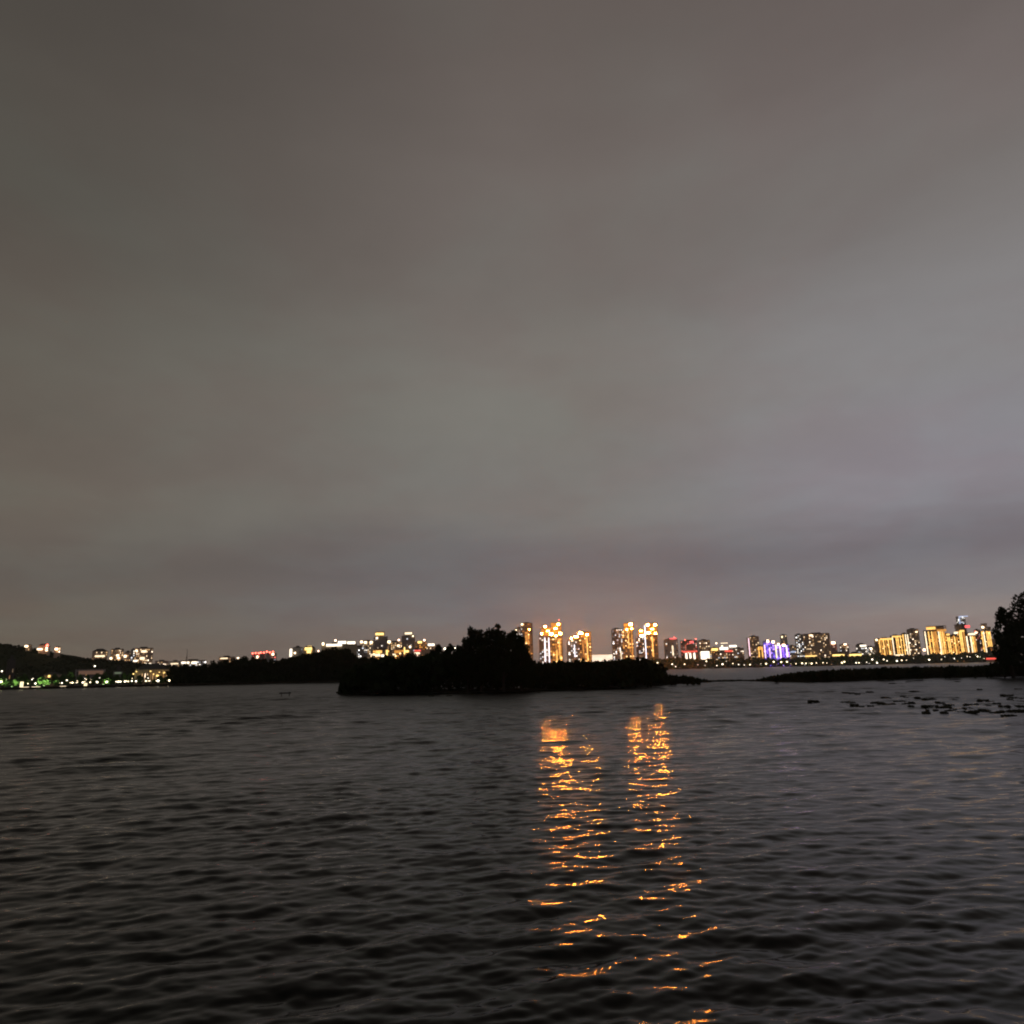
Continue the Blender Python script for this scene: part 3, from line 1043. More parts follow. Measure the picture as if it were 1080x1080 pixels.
B.strip(615, 676, 690, 'goldsoft', .9)

B = Building('apartment_tower', 'dark capped apartment tower with white lit flats and amber lit taller half', 657, YC, GT, 'tower', 5)
B.block(646.3, 657.5, 663.5, 'brown', 17, 1.5, pal_='white', prob=.40, cols=5, piers=4, cap=90)
B.block(657, 668.5, 665.5, 'brown', 19, 0, pal_='gold', prob=.62, cols=5, piers=4, cap=95, roof=None)
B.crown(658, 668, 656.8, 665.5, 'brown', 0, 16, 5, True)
for x, y, m, w, h in ((664.8, 658.6, 'crown', 4.2, 2.4), (661, 664, 'crownextra', 2.4, 1.6), (666, 663, 'crownextra', 2.6, 1.6)):
    B.lamp(x, y, m, w, h, 0, 2.0)
B.strip(666.8, 670, 697, 'goldsoft', 1.1)
B.strip(663, 668, 684, 'gold', .8)
B.strip(655.2, 687, 697, 'cream', .9, 1.5)

B = Building('apartment_tower', 'amber crowned apartment tower with one long white light strip and golden middle bay', 683, YC, GT, 'tower', -4)
B.block(671.5, 682.3, 671, 'dark', 17, 1.5, pal_='white', prob=.36, cols=5, piers=4, cap=80, roof=None)
B.block(682, 694, 670, 'brown', 19, 0, pal_='gold', prob=.30, cols=5, piers=5, cap=80, roof=None, pattern=lambda u, v: 2 if .3 < u < .7 else .5)
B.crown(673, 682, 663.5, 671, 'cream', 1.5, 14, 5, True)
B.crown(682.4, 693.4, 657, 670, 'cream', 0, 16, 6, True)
B.strip(681.0, 659.5, 697, 'cool', 1.3, 1.5)
B.strip(688.6, 671, 696, 'gold', 1.3)
for x, y, m, w, h in ((677, 670.5, 'crown', 4.6, 1.8), (684, 667.5, 'crown', 4.4, 1.8), (683.2, 659.2, 'crown', 3.0, 1.8), (691, 659.2, 'crown', 3.2, 1.8), (691.3, 668, 'crown', 2.4, 1.8), (676, 665.5, 'crownextra', 3.6, 1.6), (688, 663.5, 'crownextra', 4, 1.8)):
    B.lamp(x, y, m, w, h, 0 if x > 682 else 1.5, 2.2)

# --- bright low hall between the tower pairs
B = Building('exhibition_hall', 'long low hall with one broad cream lit wall between the tower pairs', 635, 1620, None, 'hall')
B.block(622, 648, 690.2, 'cream', 30, 0, floor=6, piers=10, roof=None, name='hall_block')
E['hallwall'] = glow('lit_hall_glazing', (1, .80, .60), 1.25, vary=.3, vscale=.05)
B.bar(624, 646.5, 694, 'hallwall', 6.6, name='glazed_wall')

# --- towers to the far side of the central pairs
GR = 'office towers with red roof lights'
B = Building('office_tower', 'grey slab office tower with red lit roof line and one cream stair bay', 709, YC, GR, 'tower', 10)
B.block(702.3, 715.5, 674.5, 'grey', 16, 0, pal_='white', prob=.16, cols=6, piers=4, cap=60)
B.strip(709.5, 681, 691, 'cream', 1.4)
B.bar(706, 713.5, 673.6, 'redhot', 1.2)
B.beacon(711, 672.3, 4, 1.0)
B = Building('office_tower', 'broad office tower striped with red lights above three white lit bays', 727, YC, GR, 'tower', -6)
B.block(718.5, 736, 676, 'dark', 18, 0, pal_='red', prob=.34, cols=8, piers=6, cap=90)
for x in (724, 728.2, 732.5): B.strip(x, 688.8, 695.5, 'white', 2.1, name='lit_bay')
B.bar(720, 735.5, 687.2, 'redstrip', 1.3)
B.bar(727.5, 731.5, 677.2, 'redhot', 2.2, name='red_sign')
B.beacon(722.5, 675, 4, 1.0)
B.beacon(733.8, 674, 4, 1.1)
B = Building('office_block', 'dark stepped office block with warm windows and a white lit screen at its base', 743, YC, None, 'building', 5)
B.block(738, 749.5, 675.5, 'brown', 15, 0, pal_='warm', prob=.38, cols=5, piers=4, cap=70)
B.block(737, 750.5, 687, 'grey', 19, -5, pal_=None, name='podium')
B.bar(739.2, 748.2, 691.2, 'white', 8.0, -5, name='screen')
E['screenw'] = E['white']
B = Building('low_block', 'low pale block topped with yellow light beside the white lit screen', 754, YC+60, None, 'building')
B.block(749.5, 759, 683.5, 'beige', 15, 0, pal_='gold', prob=.45, cols=5, piers=4, cap=50)
B.bar(750.5, 757, 685, 'yellow', 2.2)
B.lamp(755.5, 678.5, 'crownwhite', 1.8, 1.6, 0)
B = Building('stadium_block', 'broad low block under a crown of dazzling white roof lights', 769, YC+90, None, 'building')
B.block(758, 783, 686, 'pink', 24, 0, pal_='mixed', prob=.36, cols=12, piers=9, cap=70)
B.bar(759, 768, 684, 'white', 2.6)
B.bar(769, 777, 681.5, 'white', 2.0, yoff=4)
B.bar(764.5, 772.5, 686.6, 'redstrip', 1.6)
B.bar(760, 767.5, 678.3, 'cream', .7, yoff=6)
B.lamp(755.6 + 6, 681.5, 'crownwhite', 1.8, 1.4, 0)
B = Building('low_block', 'low brown block of dim windows between white roof lights and the cream edged tower', 779, YC, None, 'building', 7)
B.block(774.5, 785, 684, 'brown', 13, 0, pal_='mixed', prob=.3, cols=6, piers=4, cap=60)
B = Building('low_block', 'lowest pinkish block in front of the dazzling white roof lights', 756, YC - 40, None, 'building', -5)
B.block(749, 768, 689, 'pink', 13, 0, pal_='mixed', prob=.4, cols=9, piers=6, cap=60)

B = Building('apartment_tower', 'apartment tower with a pale cream edge standing before the violet blocks', 795.5, YC, None, 'tower', 4)
B.block(789, 791.6, 672.5, 'cream', 12, 1.4, piers=1, roof=None, name='stair_tower')
B.block(791.5, 801.5, 671.5, 'brown', 15, 0, pal_='warm', prob=.42, cols=5, piers=4, cap=80)
B.strip(790.2, 673, 692, 'pinkwhite', .8, 1.4)
B = Building('low_block', 'small block washed gold by two upright lights beside the violet block', 802.5, YC-20, None, 'building')
B.block(799, 806.3, 681.5, 'beige', 12, 0, piers=3, pal_='gold', prob=.3, cols=3, cap=20)
for x in (800.6, 804): B.strip(x, 682.3, 693, 'gold', 1.2)
GV = 'blocks washed in violet light'
B = Building('violet_block', 'taller violet lit block with white edge strips and two orange roof lamps', 811.5, YC - 30, GV, 'building', 5)
B.block(806, 817.5, 676.5, 'grey', 14, 0, pal_='violet', prob=.9, cols=5, piers=4, cap=75, win=.9, winh=.8)
B.strip(806.9, 680, 694, 'pinkwhite', .9)
B.strip(812, 683, 694, 'pinkwhite', .7)
B.lamp(809.7, 676.2, 'peach', 2.4, 3.0)
B.lamp(815.4, 677, 'peach', 3, 2.6)
B.strip(818.6, 680, 694, 'peachstrip' if 'peachstrip' in E else 'cream', 1.6)
B = Building('violet_block', 'wider violet lit block with broad pinkish white strips and peach roof lamps', 826, YC - 30, GV, 'building', -4)
B.block(819, 833, 680, 'grey', 14, 0, pal_='violet', prob=.9, cols=6, piers=5, cap=75, win=.9, winh=.8)
for x in (823.3, 830): B.strip(x, 681, 694, 'pinkwhite', 1.5)
B.strip(826.4, 683, 694, 'violet', 1.4)
B.lamp(821, 679.5, 'peach', 2.4, 2.2)
B.lamp(826.5, 680.4, 'peach', 3.4, 2.4)
B = Building('apartment_tower', 'slim grey tower top showing behind the wider violet block', 828, YC + 120, None, 'tower')
B.block(824.2, 831.3, 670, 'grey', 14, 0, pal_='mixed', prob=.18, cols=3, piers=3, cap=30)
B.lamp(824.8, 671.8, 'crownwhite', 1.0, 1.8)
B = Building('low_block', 'dim bluish low block beside the wider violet one', 836.5, YC + 20, None, 'building')
B.block(832.5, 840.5, 681.5, 'grey', 13, 0, pal_='mixed', prob=.3, cols=4, piers=3, cap=30)
B.bar(834, 839.5, 687.5, 'blue', 1.4)
B = Building('apartment_tower', 'narrow dark tower with white windows next to the broad slab', 844, YC, None, 'tower', 6)
B.block(840.3, 848.3, 669.5, 'dark', 14, 0, pal_='white', prob=.38, cols=4, piers=3, cap=60)
B = Building('slab_block', 'broad brown apartment slab dotted all over with warm windows', 862, YC, None, 'building', -6)
B.block(848.6, 876, 668.5, 'brown', 15, 0, pal_='warm', prob=.40, cols=15, piers=10, cap=100, pattern=lambda u, v: 1.15 - .9*max(0, u-.75)*4*.6)
B.lamp(855.5, 670.2, 'crownwhite', 3.4, 1.1)
B.bar(846, 861, 692, 'yellow', 1.0, yoff=-3)
B = Building('low_block', 'small reddish block with a pink roof lamp beside the broad slab', 879, YC, None, 'building')
B.block(876, 883.5, 679.5, 'pink', 13, 0, pal_='red', prob=.35, cols=4, piers=3, cap=40)
B.lamp(878.8, 678, 'peach', 4.2, 2.6)
B = Building('low_block', 'dim pinkish block with one roof lamp near the yellow lit pavilions', 891.5, YC + 80, None, 'building')
B.block(886.5, 896, 680, 'pink', 13, 0, pal_='mixed', prob=.22, cols=5, piers=3, cap=40)
B.lamp(891.3, 679.6, 'peach', 3.0, 1.4)
GP = 'yellow lit waterfront pavilions'
B = Building('pavilion', 'low flat pavilion with a long yellow lit eave', 884, YC - 50, GP, 'pavilion')
B.block(877.5, 891, 690, 'beige', 12, 0, floor=4, piers=6, name='hall_block', roof='hip')
B.bar(878, 890.5, 691, 'yellow', 1.6)
B = Building('pavilion', 'hip roofed pavilion with thick yellow light under its eaves', 902.5, YC - 50, GP, 'pavilion')
B.block(895.5, 909.5, 690, 'beige', 12, 0, floor=4, piers=6, name='hall_block', roof='hip')
B.bar(895.8, 909.2, 690.8, 'yellow', 2.0)
B = Building('domed_hall', 'pale grey domed hall with white lights behind the pavilions', 908, YC + 150, None, 'hall')
B.block(903.5, 914.5, 681, 'grey', 18, 0, floor=4, pal_='white', prob=.35, cols=6, piers=4, roof='dome', name='hall_block', cap=40)
B.bar(907, 913.5, 681, 'white', 1.6)
B = Building('low_block', 'pale low block with one white lamp before the first golden block', 919, YC + 40, None, 'building')
B.block(913.5, 924, 682.5, 'grey', 14, 0, pal_='white', prob=.3, cols=6, piers=4, cap=40)
B.lamp(918.8, 684.3, 'crownwhite', 2.0, 2.0)
B.bar(917, 922, 690, 'cream', 1.2)

# --- golden towers
GG = 'blocks hung with golden light strips'
B = Building('golden_block', 'smallest golden block beside the beige slab, strips gathered under a lit roof edge', 934, YC, GG, 'building', 3)
B.block(923.6, 927.6, 674, 'beige', 13, 1.5, piers=2, roof=None, name='stair_tower')
B.block(927, 942, 673.5, 'glass', 15, 0, piers=7, cols=8, pal_='gold', prob=.25, cap=40)
for i, x in enumerate((928.2, 930.2, 932.5, 935, 937.6, 940.2)): B.strip(x, 674.5, 691, 'gold' if i % 2 == 0 else 'goldsoft', 1.25)
B.bar(928, 941, 674, 'gold', 1.8)
B.lamp(924.6, 675, 'crownwhite', 2.2, 2.0, 1.5)
B = Building('golden_block', 'open fronted golden block with pale strips and a lit base line', 950, YC, GG, 'building', 3)
B.block(940.6, 952.6, 670.6, 'glass', 15, 0, piers=5, cols=6, pal_='gold', prob=.2, cap=30)
B.block(952.4, 959.3, 668.5, 'glass', 15, -1.5, piers=3, cols=3, pal_='gold', prob=.2, cap=20)
for x in (942.2, 946.2, 948, 950.8): B.strip(x, 671.5, 690.5, 'cream' if x < 943 else 'gold', 1.1)
for x in (953.6, 956.2, 958.4): B.strip(x, 669, 690.5, 'cream' if x > 955 else 'gold', 1.1, -1.5)
B.bar(941, 952.5, 671.2, 'gold', 1.5)
B.bar(942, 959.3, 690.8, 'cream', 1.2)
B = Building('apartment_tower', 'unlit brown tower with scattered windows between the golden blocks', 965, YC, None, 'tower', 5)
B.block(959, 970.8, 663.8, 'brown', 16, 0, pal_='warm', prob=.24, cols=6, piers=4, cap=70)
B.lamp(966.5, 666.5, 'crownwhite', 2.2, .9)
B.lamp(974.8, 685.5, 'peach', 2.6, 2.6, 0, 1.0)
B = Building('golden_tower', 'broadest golden tower with bright crown band and many tall strips', 987, YC, GG, 'tower', -4)
B.block(976, 998, 664.5, 'glass', 18, 0, piers=8, cols=8, pal_='gold', prob=.3, cap=60, roof=None)
B.crown(977, 997.5, 660, 664.5, 'brown', 0, 16, 8)
for i, x in enumerate((977.2, 980.8, 984.2, 986.2, 988.4, 991.6, 993.4, 995.6, 997.4)): B.strip(x, 666, 690.5, ('cream', 'gold', 'gold', 'goldsoft', 'goldsoft', 'cream', 'gold', 'gold', 'goldsoft')[i], 1.35 if i != 4 else 2.0)
B.bar(976.8, 986.5, 662.6, 'gold', 2.6)
B.bar(988, 998, 664.8, 'goldsoft', 2.2)
B = Building('golden_tower', 'narrow golden block stepping down from the broadest golden tower', 1001, YC, GG, 'building', 3)
B.block(997.6, 1003.6, 669, 'glass', 14, 0, piers=2, cols=2, pal_='gold', prob=.3, cap=20)
B.bar(998, 1001.6, 669.2, 'gold', 1.8)
for x in (1000.6, 1002.6): B.strip(x, 671.5, 690, 'gold', 1.3)
B = Building('golden_tower', 'low amber block in the dip between the golden towers', 1007.5, YC, GG, 'building')
B.block(1004, 1011.5, 669.8, 'glass', 14, 0, piers=3, cols=3, pal_='gold', prob=.3, cap=25)
for x in (1005.6, 1008, 1010.4): B.strip(x, 671.5, 690, 'goldsoft' if x != 1008 else 'gold', 1.4)
B.bar(1006, 1010.5, 667.4, 'peachbar' if 'peachbar' in E else 'cream', 2.0)
B = Building('golden_tower', 'golden tower with reddish brown crown in front of the blue white topped skyscraper', 1014, YC, GG, 'tower', 4)
B.block(1010.8, 1019.6, 664.5, 'glass', 16, -2, piers=3, cols=4, pal_='gold', prob=.3, cap=40, roof=None)
B.crown(1007, 1014.5, 658.6, 664.5, 'brown', -1.9, 12, 4)
for x in (1013.4, 1015.2, 1017.8): B.strip(x, 665.5, 688.5, 'gold' if x < 1017 else 'goldsoft', 1.5, -2)
B.bar(1012, 1017, 665.4, 'gold', 1.8, -2)
B = Building('skyscraper', 'slim skyscraper with a blue white outlined crown above a red glow', 1016, YC + 500, None, 'tower')
B.block(1011.5, 1021.5, 658, 'glass', 26, 0, piers=4, cols=5, pal_='mixed', prob=.12, cap=30, roof=None)
B.block(1011.6, 1021.2, 650, 'grey', 20, 2, piers=3, ybot=658, roof=None, name='tower_top', pal_='white', prob=.35, cols=6)
B.strip(1012, 650, 658, 'blue', 1.4, 2)
B.bar(1011.6, 1021, 650, 'blue', 1.1, 2)
B.bar(1013.5, 1016, 656.4, 'blue', .6, 2)
B.bar(1017.5, 1023, 660.8, 'redhot', 2.6, name='red_sign')
B = Building('golden_tower', 'golden block with flat white lit top beside the skyscraper', 1025, YC, GG, 'building', 5)
B.block(1019.3, 1030.2, 668.5, 'glass', 15, 0, piers=4, cols=5, pal_='gold', prob=.3, cap=40)
B.bar(1021, 1028.5, 668.8, 'cream', 2.0)
for x in (1020.6, 1024.8, 1027, 1029): B.strip(x, 671, 688, ('cream', 'cream', 'gold', 'goldsoft')[(1020.6, 1024.8, 1027, 1029).index(x)], 1.5)
B = Building('apartment_tower', 'dim reddish tower squeezed between two golden towers', 1033, YC + 30, None, 'tower')
B.block(1029.6, 1036, 664.5, 'pink', 14, 0, pal_='red', prob=.25, cols=3, piers=2, cap=30)
B.lamp(1029.5, 667.2, 'peach', 2.2, 1.4)
B = Building('golden_tower', 'last golden tower before the big dark tree, stepped crown with white lamp', 1040.5, YC, GG, 'tower', -3)
B.block(1035.4, 1046, 665, 'glass', 16, 0, piers=4, cols=5, pal_='gold', prob=.25, cap=40, roof=None)
B.crown(1034.6, 1041, 657.5, 665, 'brown', .1, 12, 4)
B.crown(1041.4, 1044.6, 661, 665, 'brown', 0, 12, 2)
for x in (1037, 1039, 1041.6, 1043.2, 1045): B.strip(x, 665.8, 688 if x < 1040 else 682, 'cream' if x in (1039,) else 'gold', 1.2)
B.lamp(1036.6, 661.6, 'crownwhite', 2.6, 2.0)
B = Building('low_block', 'dim red brown block half covered by the big dark tree', 1053, YC + 20, None, 'building')
B.block(1046.2, 1062, 674, 'brown', 14, 0, pal_='red', prob=.12, cols=8, piers=5, cap=40)
B.bar(1048, 1052, 686.5, 'cream', .9)
B = Building('lake_causeway', 'long low causeway railing glowing red behind the big dark tree', 1056, Y_SHORE + 8, None, 'causeway', z0=1.2)
B.block(1039, 1085, 694.8, 'grey', 6, 0, floor=4, piers=20, roof=None, name='deck')
B.bar(1040, 1054, 694.6, 'redstrip', 1.6)
B.bar(1051, 1056.5, 694.2, 'peachbar' if 'peachbar' in E else 'cream', 1.3, proud=1.4)
B.bar(1066, 1074, 693.8, 'redstrip', 1.5)
B.bar(1070, 1074, 693.8, 'cream', 1.1, proud=1.4)

# --- the cluster above the wood
YL = 1300.0
GC = 'golden lit complex on the low hill'
B = Building('hilltop_hall', 'long hilltop hall with a dazzling cream light band above the dark wood', 356, 700, None, 'hall')
B.block(339, 376, 680.6, 'cream', 14, 0, floor=4, piers=12, name='hall_block')
B.bar(344, 360.5, 680.4, 'white', 2.2)
B.bar(356.5, 365, 677.6, 'white', 2.6, 4)
B.bar(366.3, 374.6, 678.4, 'white', 3.4, 2)
B.lamp(340.8, 679.2, 'crownwhite', 2.4, 3.0)
B.beacon(353.8, 675.5, 4, .9, mat='peach')
B = Building('office_block', 'dark block with a few white windows below the hilltop hall', 379.5, YL, None, 'building')
B.block(371, 387.5, 682.5, 'dark', 13, 0, pal_='white', prob=.28, cols=8, piers=5, cap=70, ledge=.2)
B = Building('apartment_block', 'middle height block of warm windows with peach lamps along its roof', 387, YL + 90, None, 'building')
B.block(379.5, 395, 676.5, 'grey', 14, 0, pal_='warm', prob=.4, cols=8, piers=5, cap=80)
for x, y in ((381.3, 677), (385.5, 677.6), (391.5, 677.5)): B.lamp(x, y, 'crownwhite', 2.6, 2.4)
GD = 'twin dark towers over the golden complex'
B = Building('dark_tower', 'dark slab tower wearing a golden lit crown above the floodlit facade', 401.5, YL, GD, 'tower', 6)
B.block(394.8, 408.4, 671.5, 'dark', 16, 0, pal_='white', prob=.07, cols=6, piers=5, cap=60, roof=None)
B.crown(396.5, 405.5, 666, 671.5, 'beige', 0, 12, 5)
B.bar(396, 404.6, 668.7, 'yellow', 2.4)
B.lamp(397.5, 673, 'crownwhite', 2.0, 2.0)
B = Building('dark_tower', 'dark slab tower with white lit roof edge, second of the twin dark towers', 430.5, YL, GD, 'tower', -5)
B.block(423.6, 437, 670.5, 'dark', 16, 0, pal_='white', prob=.10, cols=6, piers=5, cap=60, roof=None)
B.crown(426, 435, 666.4, 670.5, 'dark', 0, 12, 4)
B.bar(427, 434.5, 668, 'cream', 2.0)
B.lamp(435.6, 671, 'crownwhite', 1.6, 1.4)
B.lamp(432.6, 682.3, 'crownwhite', 2.0, 2.2)
B = Building('apartment_block', 'yellowish block of lit flats between the twin dark towers', 416, YL + 60, None, 'building')
B.block(408, 424, 677.5, 'beige', 14, 0, pal_='warm', prob=.5, cols=8, piers=5, cap=80)
B.lamp(410.3, 677, 'crownwhite', 3.6, 2.6)
B.lamp(420.6, 675, 'peach', 2.0, 1.8)
for x, y in ((420, 681), (424, 681.4)): B.lamp(x, y, 'crownwhite', 2.0, 1.8)
B = Building('floodlit_hall', 'low hall floodlit deep gold at the foot of the first dark tower', 401.5, YL - 60, GC, 'hall')
B.block(390.5, 413, 685.6, 'beige', 14, 0, floor=4, piers=9, name='hall_block', pal_='gold', prob=.5, cols=9, cap=40)
B.bar(391, 401, 691, 'cream', 2.4)
B.bar(396, 402.6, 687.4, 'goldhot' if 'goldhot' in E else 'gold', 2.6)
B.strip(408, 685.5, 692.5, 'yellow', 2.0)
B.bar(402, 405, 691.5, 'white', 2.0)
B = Building('floodlit_hall', 'low hall glowing orange between the twin dark towers', 423, YL - 60, GC, 'hall')
B.block(413.6, 432.5, 685, 'brown', 14, 0, floor=4, piers=8, name='hall_block', pal_='gold', prob=.5, cols=8, cap=40)
B.bar(416, 423, 687.3, 'goldsoft', 2.6)
B.strip(426.6, 682.5, 690, 'yellow', 1.6)
B.bar(427.5, 431, 687, 'yellow', 2.0)
B.bar(414, 417, 690.5, 'cream', 1.6)
B = Building('floodlit_hall', 'small red and cream lit hall beyond the second dark tower', 440, YL - 60, GC, 'hall')
B.block(435.5, 445, 684.5, 'pink', 12, 0, floor=4, piers=5, name='hall_block', pal_='red', prob=.4, cols=5, cap=20)
B.bar(437, 442.8, 689, 'cream', 1.8)
B.bar(437, 444, 686.2, 'redstrip', 1.2)
B = Building('apartment_block', 'block with golden roof lamps beside the second dark tower', 444, YL + 40, None, 'building')
B.block(438, 450, 677.5, 'brown', 14, 0, pal_='gold', prob=.35, cols=6, piers=4, cap=60)
B.bar(440.5, 445, 677.4, 'yellow', 2.2)
B.lamp(447.5, 675.2, 'peach', 2.0, 1.8)
B = Building('apartment_block', 'brown block with one white bar sign near the three round trees', 455, YL + 40, None, 'building')
B.block(449.5, 460.5, 680.6, 'brown', 13, 0, pal_='warm', prob=.15, cols=6, piers=4, cap=40)
B.bar(451.3, 458.2, 680, 'white', 2.2)
for x, y in ((469.2, 684.3), (480, 684)):
    B = Building('lamp_mast', 'white lamp shining ' + ('between the first two round trees' if x < 475 else 'between a round tree and the island grove'), x, 560, 'white lamps seen between the round trees', 'lamp')
    xx, z = B.loc(x, y)
    MB().tube([(xx, 0, 0), (xx, 0, z - .5)], [.16, .1], 6).build('post', METAL, B.root)
    MB().ball((xx, 0, z), .8, 8, 6).build('lamp_head', E['globe'], B.root)

# --- white panel, grey block, yellow block
B = Building('lit_sign_tower', 'upright dazzling white panel standing alone above the wood', 306.5, 900, None, 'sign')
B.block(305, 308.6, 684.2, 'grey', 4, 0, floor=30, piers=1, roof=None, name='sign_frame')
B.strip(306.7, 684.5, 693.5, 'white', 2.8, name='glow_panel')
B = Building('grey_block', 'dim grey block next to the upright white panel', 313.5, 950, None, 'building')
B.block(308.7, 318.5, 683.4, 'grey', 14, 0, pal_='white', prob=.08, cols=6, piers=5, cap=40)
B.lamp(311, 688.8, 'crownwhite', 1.8, 1.8)
B = Building('domed_hall', 'yellow lit hall with a low dome above the wood', 326, 950, None, 'hall')
B.block(319.5, 332, 684, 'beige', 14, 0, floor=5, piers=5, roof='dome', name='hall_block')
B.bar(321.5, 329, 684.3, 'yellow', 2.8)
B.bar(323.5, 328, 687.5, 'yellow', 2.6)
B.bar(324.5, 328.5, 682, 'yellow', 1.6, 4)
B.lamp(335.8, 686.6, 'peach', 1.4, 1.4)
# red-lit cranes of the building site
GK = 'red lit construction blocks'
for n_, (x0, x1, yt, lab) in enumerate(((265.5, 273.5, 688.5, 'half built block with red work lights and a white lamp at its foot'), (274, 279.5, 688, 'narrow half built block with red lamps in the middle of the site'), (280.5, 291, 687, 'wider half built block under pinkish red lamps, last of the site'))):
    B = Building('construction_block', lab, (x0+x1)/2, 1100, GK, 'building')
    B.block(x0, x1, yt + 2.5, 'dark', 12, 0, pal_='red', prob=.35, cols=4, piers=3, cap=20)
    for x in np.arange(x0 + 1, x1, 3.2):
        B.beacon(float(x), yt + random.uniform(-.5, 1.2), 3, 1.15, mat='redlamp' if 'redlamp' in E else 'beacon')
    if n_ == 0: B.lamp(271.4, 693, 'crownwhite', 1.8, 3.0)
    if n_ == 2: B.lamp(287.8, 690, 'peach', 2.2, 2.2)

# --- buildings behind the first hill
YH = 1200.0
B = Building('domed_hall', 'round roofed brown hall with rows of warm windows behind the hill', 104.5, YH, None, 'hall')
B.block(96.2, 112, 687, 'brown', 20, 0, pal_='warm', prob=.5, cols=9, piers=6, cap=60, roof='hip', name='hall_block')
B.bar(100, 110.5, 692, 'cream', 1.4)
B = Building('apartment_block', 'brown apartment block with warm windows between the round roofed hall and the largest block', 122.5, YH, None, 'building')
B.block(116, 129, 685, 'brown', 16, 0, pal_='warm', prob=.36, cols=7, piers=5, cap=60)
for x, y in ((117, 694.3), (124, 691.3), (125, 694)): B.lamp(x, y, 'crownwhite', 2.4, 1.8)
B = Building('apartment_block', 'slim low block of peach windows left of the largest hill block', 133.8, YH, None, 'building')
B.block(130.6, 137, 688, 'pink', 14, 0, pal_='warm', prob=.45, cols=3, piers=3, cap=30)
B.lamp(132, 692.2, 'crownwhite', 2.6, 2.4)
B.root['label'] = 'slim low block of peach windows between two hill apartment blocks'
B = Building('apartment_block', 'largest apartment block behind the hill, thick with warm windows and a bright foot', 149.5, YH, None, 'building')
B.block(137, 141.5, 685.5, 'dark', 14, 2, pal_='white', prob=.3, cols=2, piers=2, cap=20)
B.block(141, 160.2, 684, 'brown', 18, 0, pal_='warm', prob=.46, cols=11, piers=7, cap=95)
B.lamp(144, 686.2, 'crownwhite', 2.0, 1.8)
B.bar(149, 154.5, 687, 'cream', 2.2)
B.bar(147.5, 152.5, 694.3, 'cream', 2.4)
B.bar(152.5, 159.5, 700.4, 'white', 1.8)
B.bar(140.5, 145, 697, 'white', 1.6)
B = Building('low_block', 'dim low roofline with two warm lamps beyond the largest hill block', 169.5, YH + 200, None, 'building')
B.block(163, 177, 697.6, 'pink', 14, 0, pal_='warm', prob=.4, cols=7, piers=5, cap=30)
B = Building('low_block', 'wide low block with a pale lit strip below the radio mast', 184.5, YH + 100, None, 'building')
B.block(178, 190.5, 698, 'grey', 16, 0, floor=4, pal_='warm', prob=.3, cols=8, piers=6, cap=30)
B.bar(180, 188, 700, 'cream', .9)
B = Building('low_block', 'long low hall with dazzling yellowish white windows under the radio mast', 200, YH + 60, None, 'hall')
B.block(190, 217, 697, 'beige', 18, 0, floor=4, pal_='white', prob=.6, cols=14, piers=10, cap=50)
B.bar(191.5, 199.5, 699, 'white', 2.0)
B.bar(202, 207.5, 699, 'white', 2.2)
B = Building('low_block', 'pair of joined low roofs with warm lamps where the wood begins to rise', 236, YH, None, 'building')
B.block(230.5, 247, 693.4, 'brown', 14, 0, floor=4, pal_='warm', prob=.4, cols=8, piers=6, cap=30)
B.bar(232.5, 240, 694.4, 'cream', 1.0)
B.lamp(251, 694, 'crownwhite', 2.2, 1.6)
# radio mast
b0 = at(195.3, horizon(195.3), 1150)
zt = at(195.3, 685.5, 1150)[2]
m = empty('radio_mast', (b0[0], b0[1], 1.4), 0, label='thin dark radio mast standing up behind the long lit hall', cat='mast')
mb = MB()
for sx, sy in ((-1, -1), (1, -1), (1, 1), (-1, 1)):
    mb.tube([(sx*1.5, sy*1.5, 0), (sx*.5, sy*.5, zt*.75)], [.25, .18], 5)
for k in range(7):
    z1, z2 = zt*.75*k/7, zt*.75*(k+1)/7
    a1, a2 = 1.5 - k/7, 1.5 - (k+1)/7
    mb.tube([(-a1, -a1, z1), (a2, -a2, z2)], [.12, .12], 4)
    mb.tube([(a1, a1, z1), (-a2, a2, z2)], [.12, .12], 4)
mb.build('lattice', METAL, m)
MB().tube([(0, 0, zt*.72), (0, 0, zt)], [.5, .25], 6).build('antenna', METAL, m)

# --- villas on the hill crest
GH = 'villas on the hill crest'
for x0, x1, yt, lab, lamps in ((25.5, 31, 680.5, 'highest little villa with one lamp on the hill crest', ((27.8, 681.6, 'crownwhite', 3.4, 2.0),)),
                               (39, 48, 680.5, 'dark villa with a lit terrace strip on the hill crest beside the red lamps', ((41.8, 684.8, 'crownwhite', 5.5, 1.6),)),
                               (56, 62, 682.5, 'lowest villa on the hill crest with a peach lamp', ((59.5, 684.6, 'peach', 3.0, 2.0),))):
    B = Building('hill_villa', lab, (x0+x1)/2, 890, GH, 'villa', z0=30)
    B.block(x0, x1, yt, 'brown', 10, 0, floor=3.2, piers=3, roof='hip', name='villa_block', pal_='warm', prob=.2, cols=3, cap=8)
    for l in lamps: B.lamp(*l)
B = Building('crest_tower', 'slim crest pylon ringed with glowing red lamps', 50, 890, None, 'tower', z0=28)
B.block(48.9, 50.9, 681.5, 'dark', 3, 0, floor=4, piers=1, roof=None, name='pylon')
B.beacon(49.8, 680.6, 0, 1.3)
B.beacon(49.2, 683.5, -1.8, 1.0, mast=False, mat='peach')
B.lamp(49, 686, 'crownwhite', 2.4, 1.4)

# ------------------------------------------------------------------ lamps along both shores
LAMPS = {}


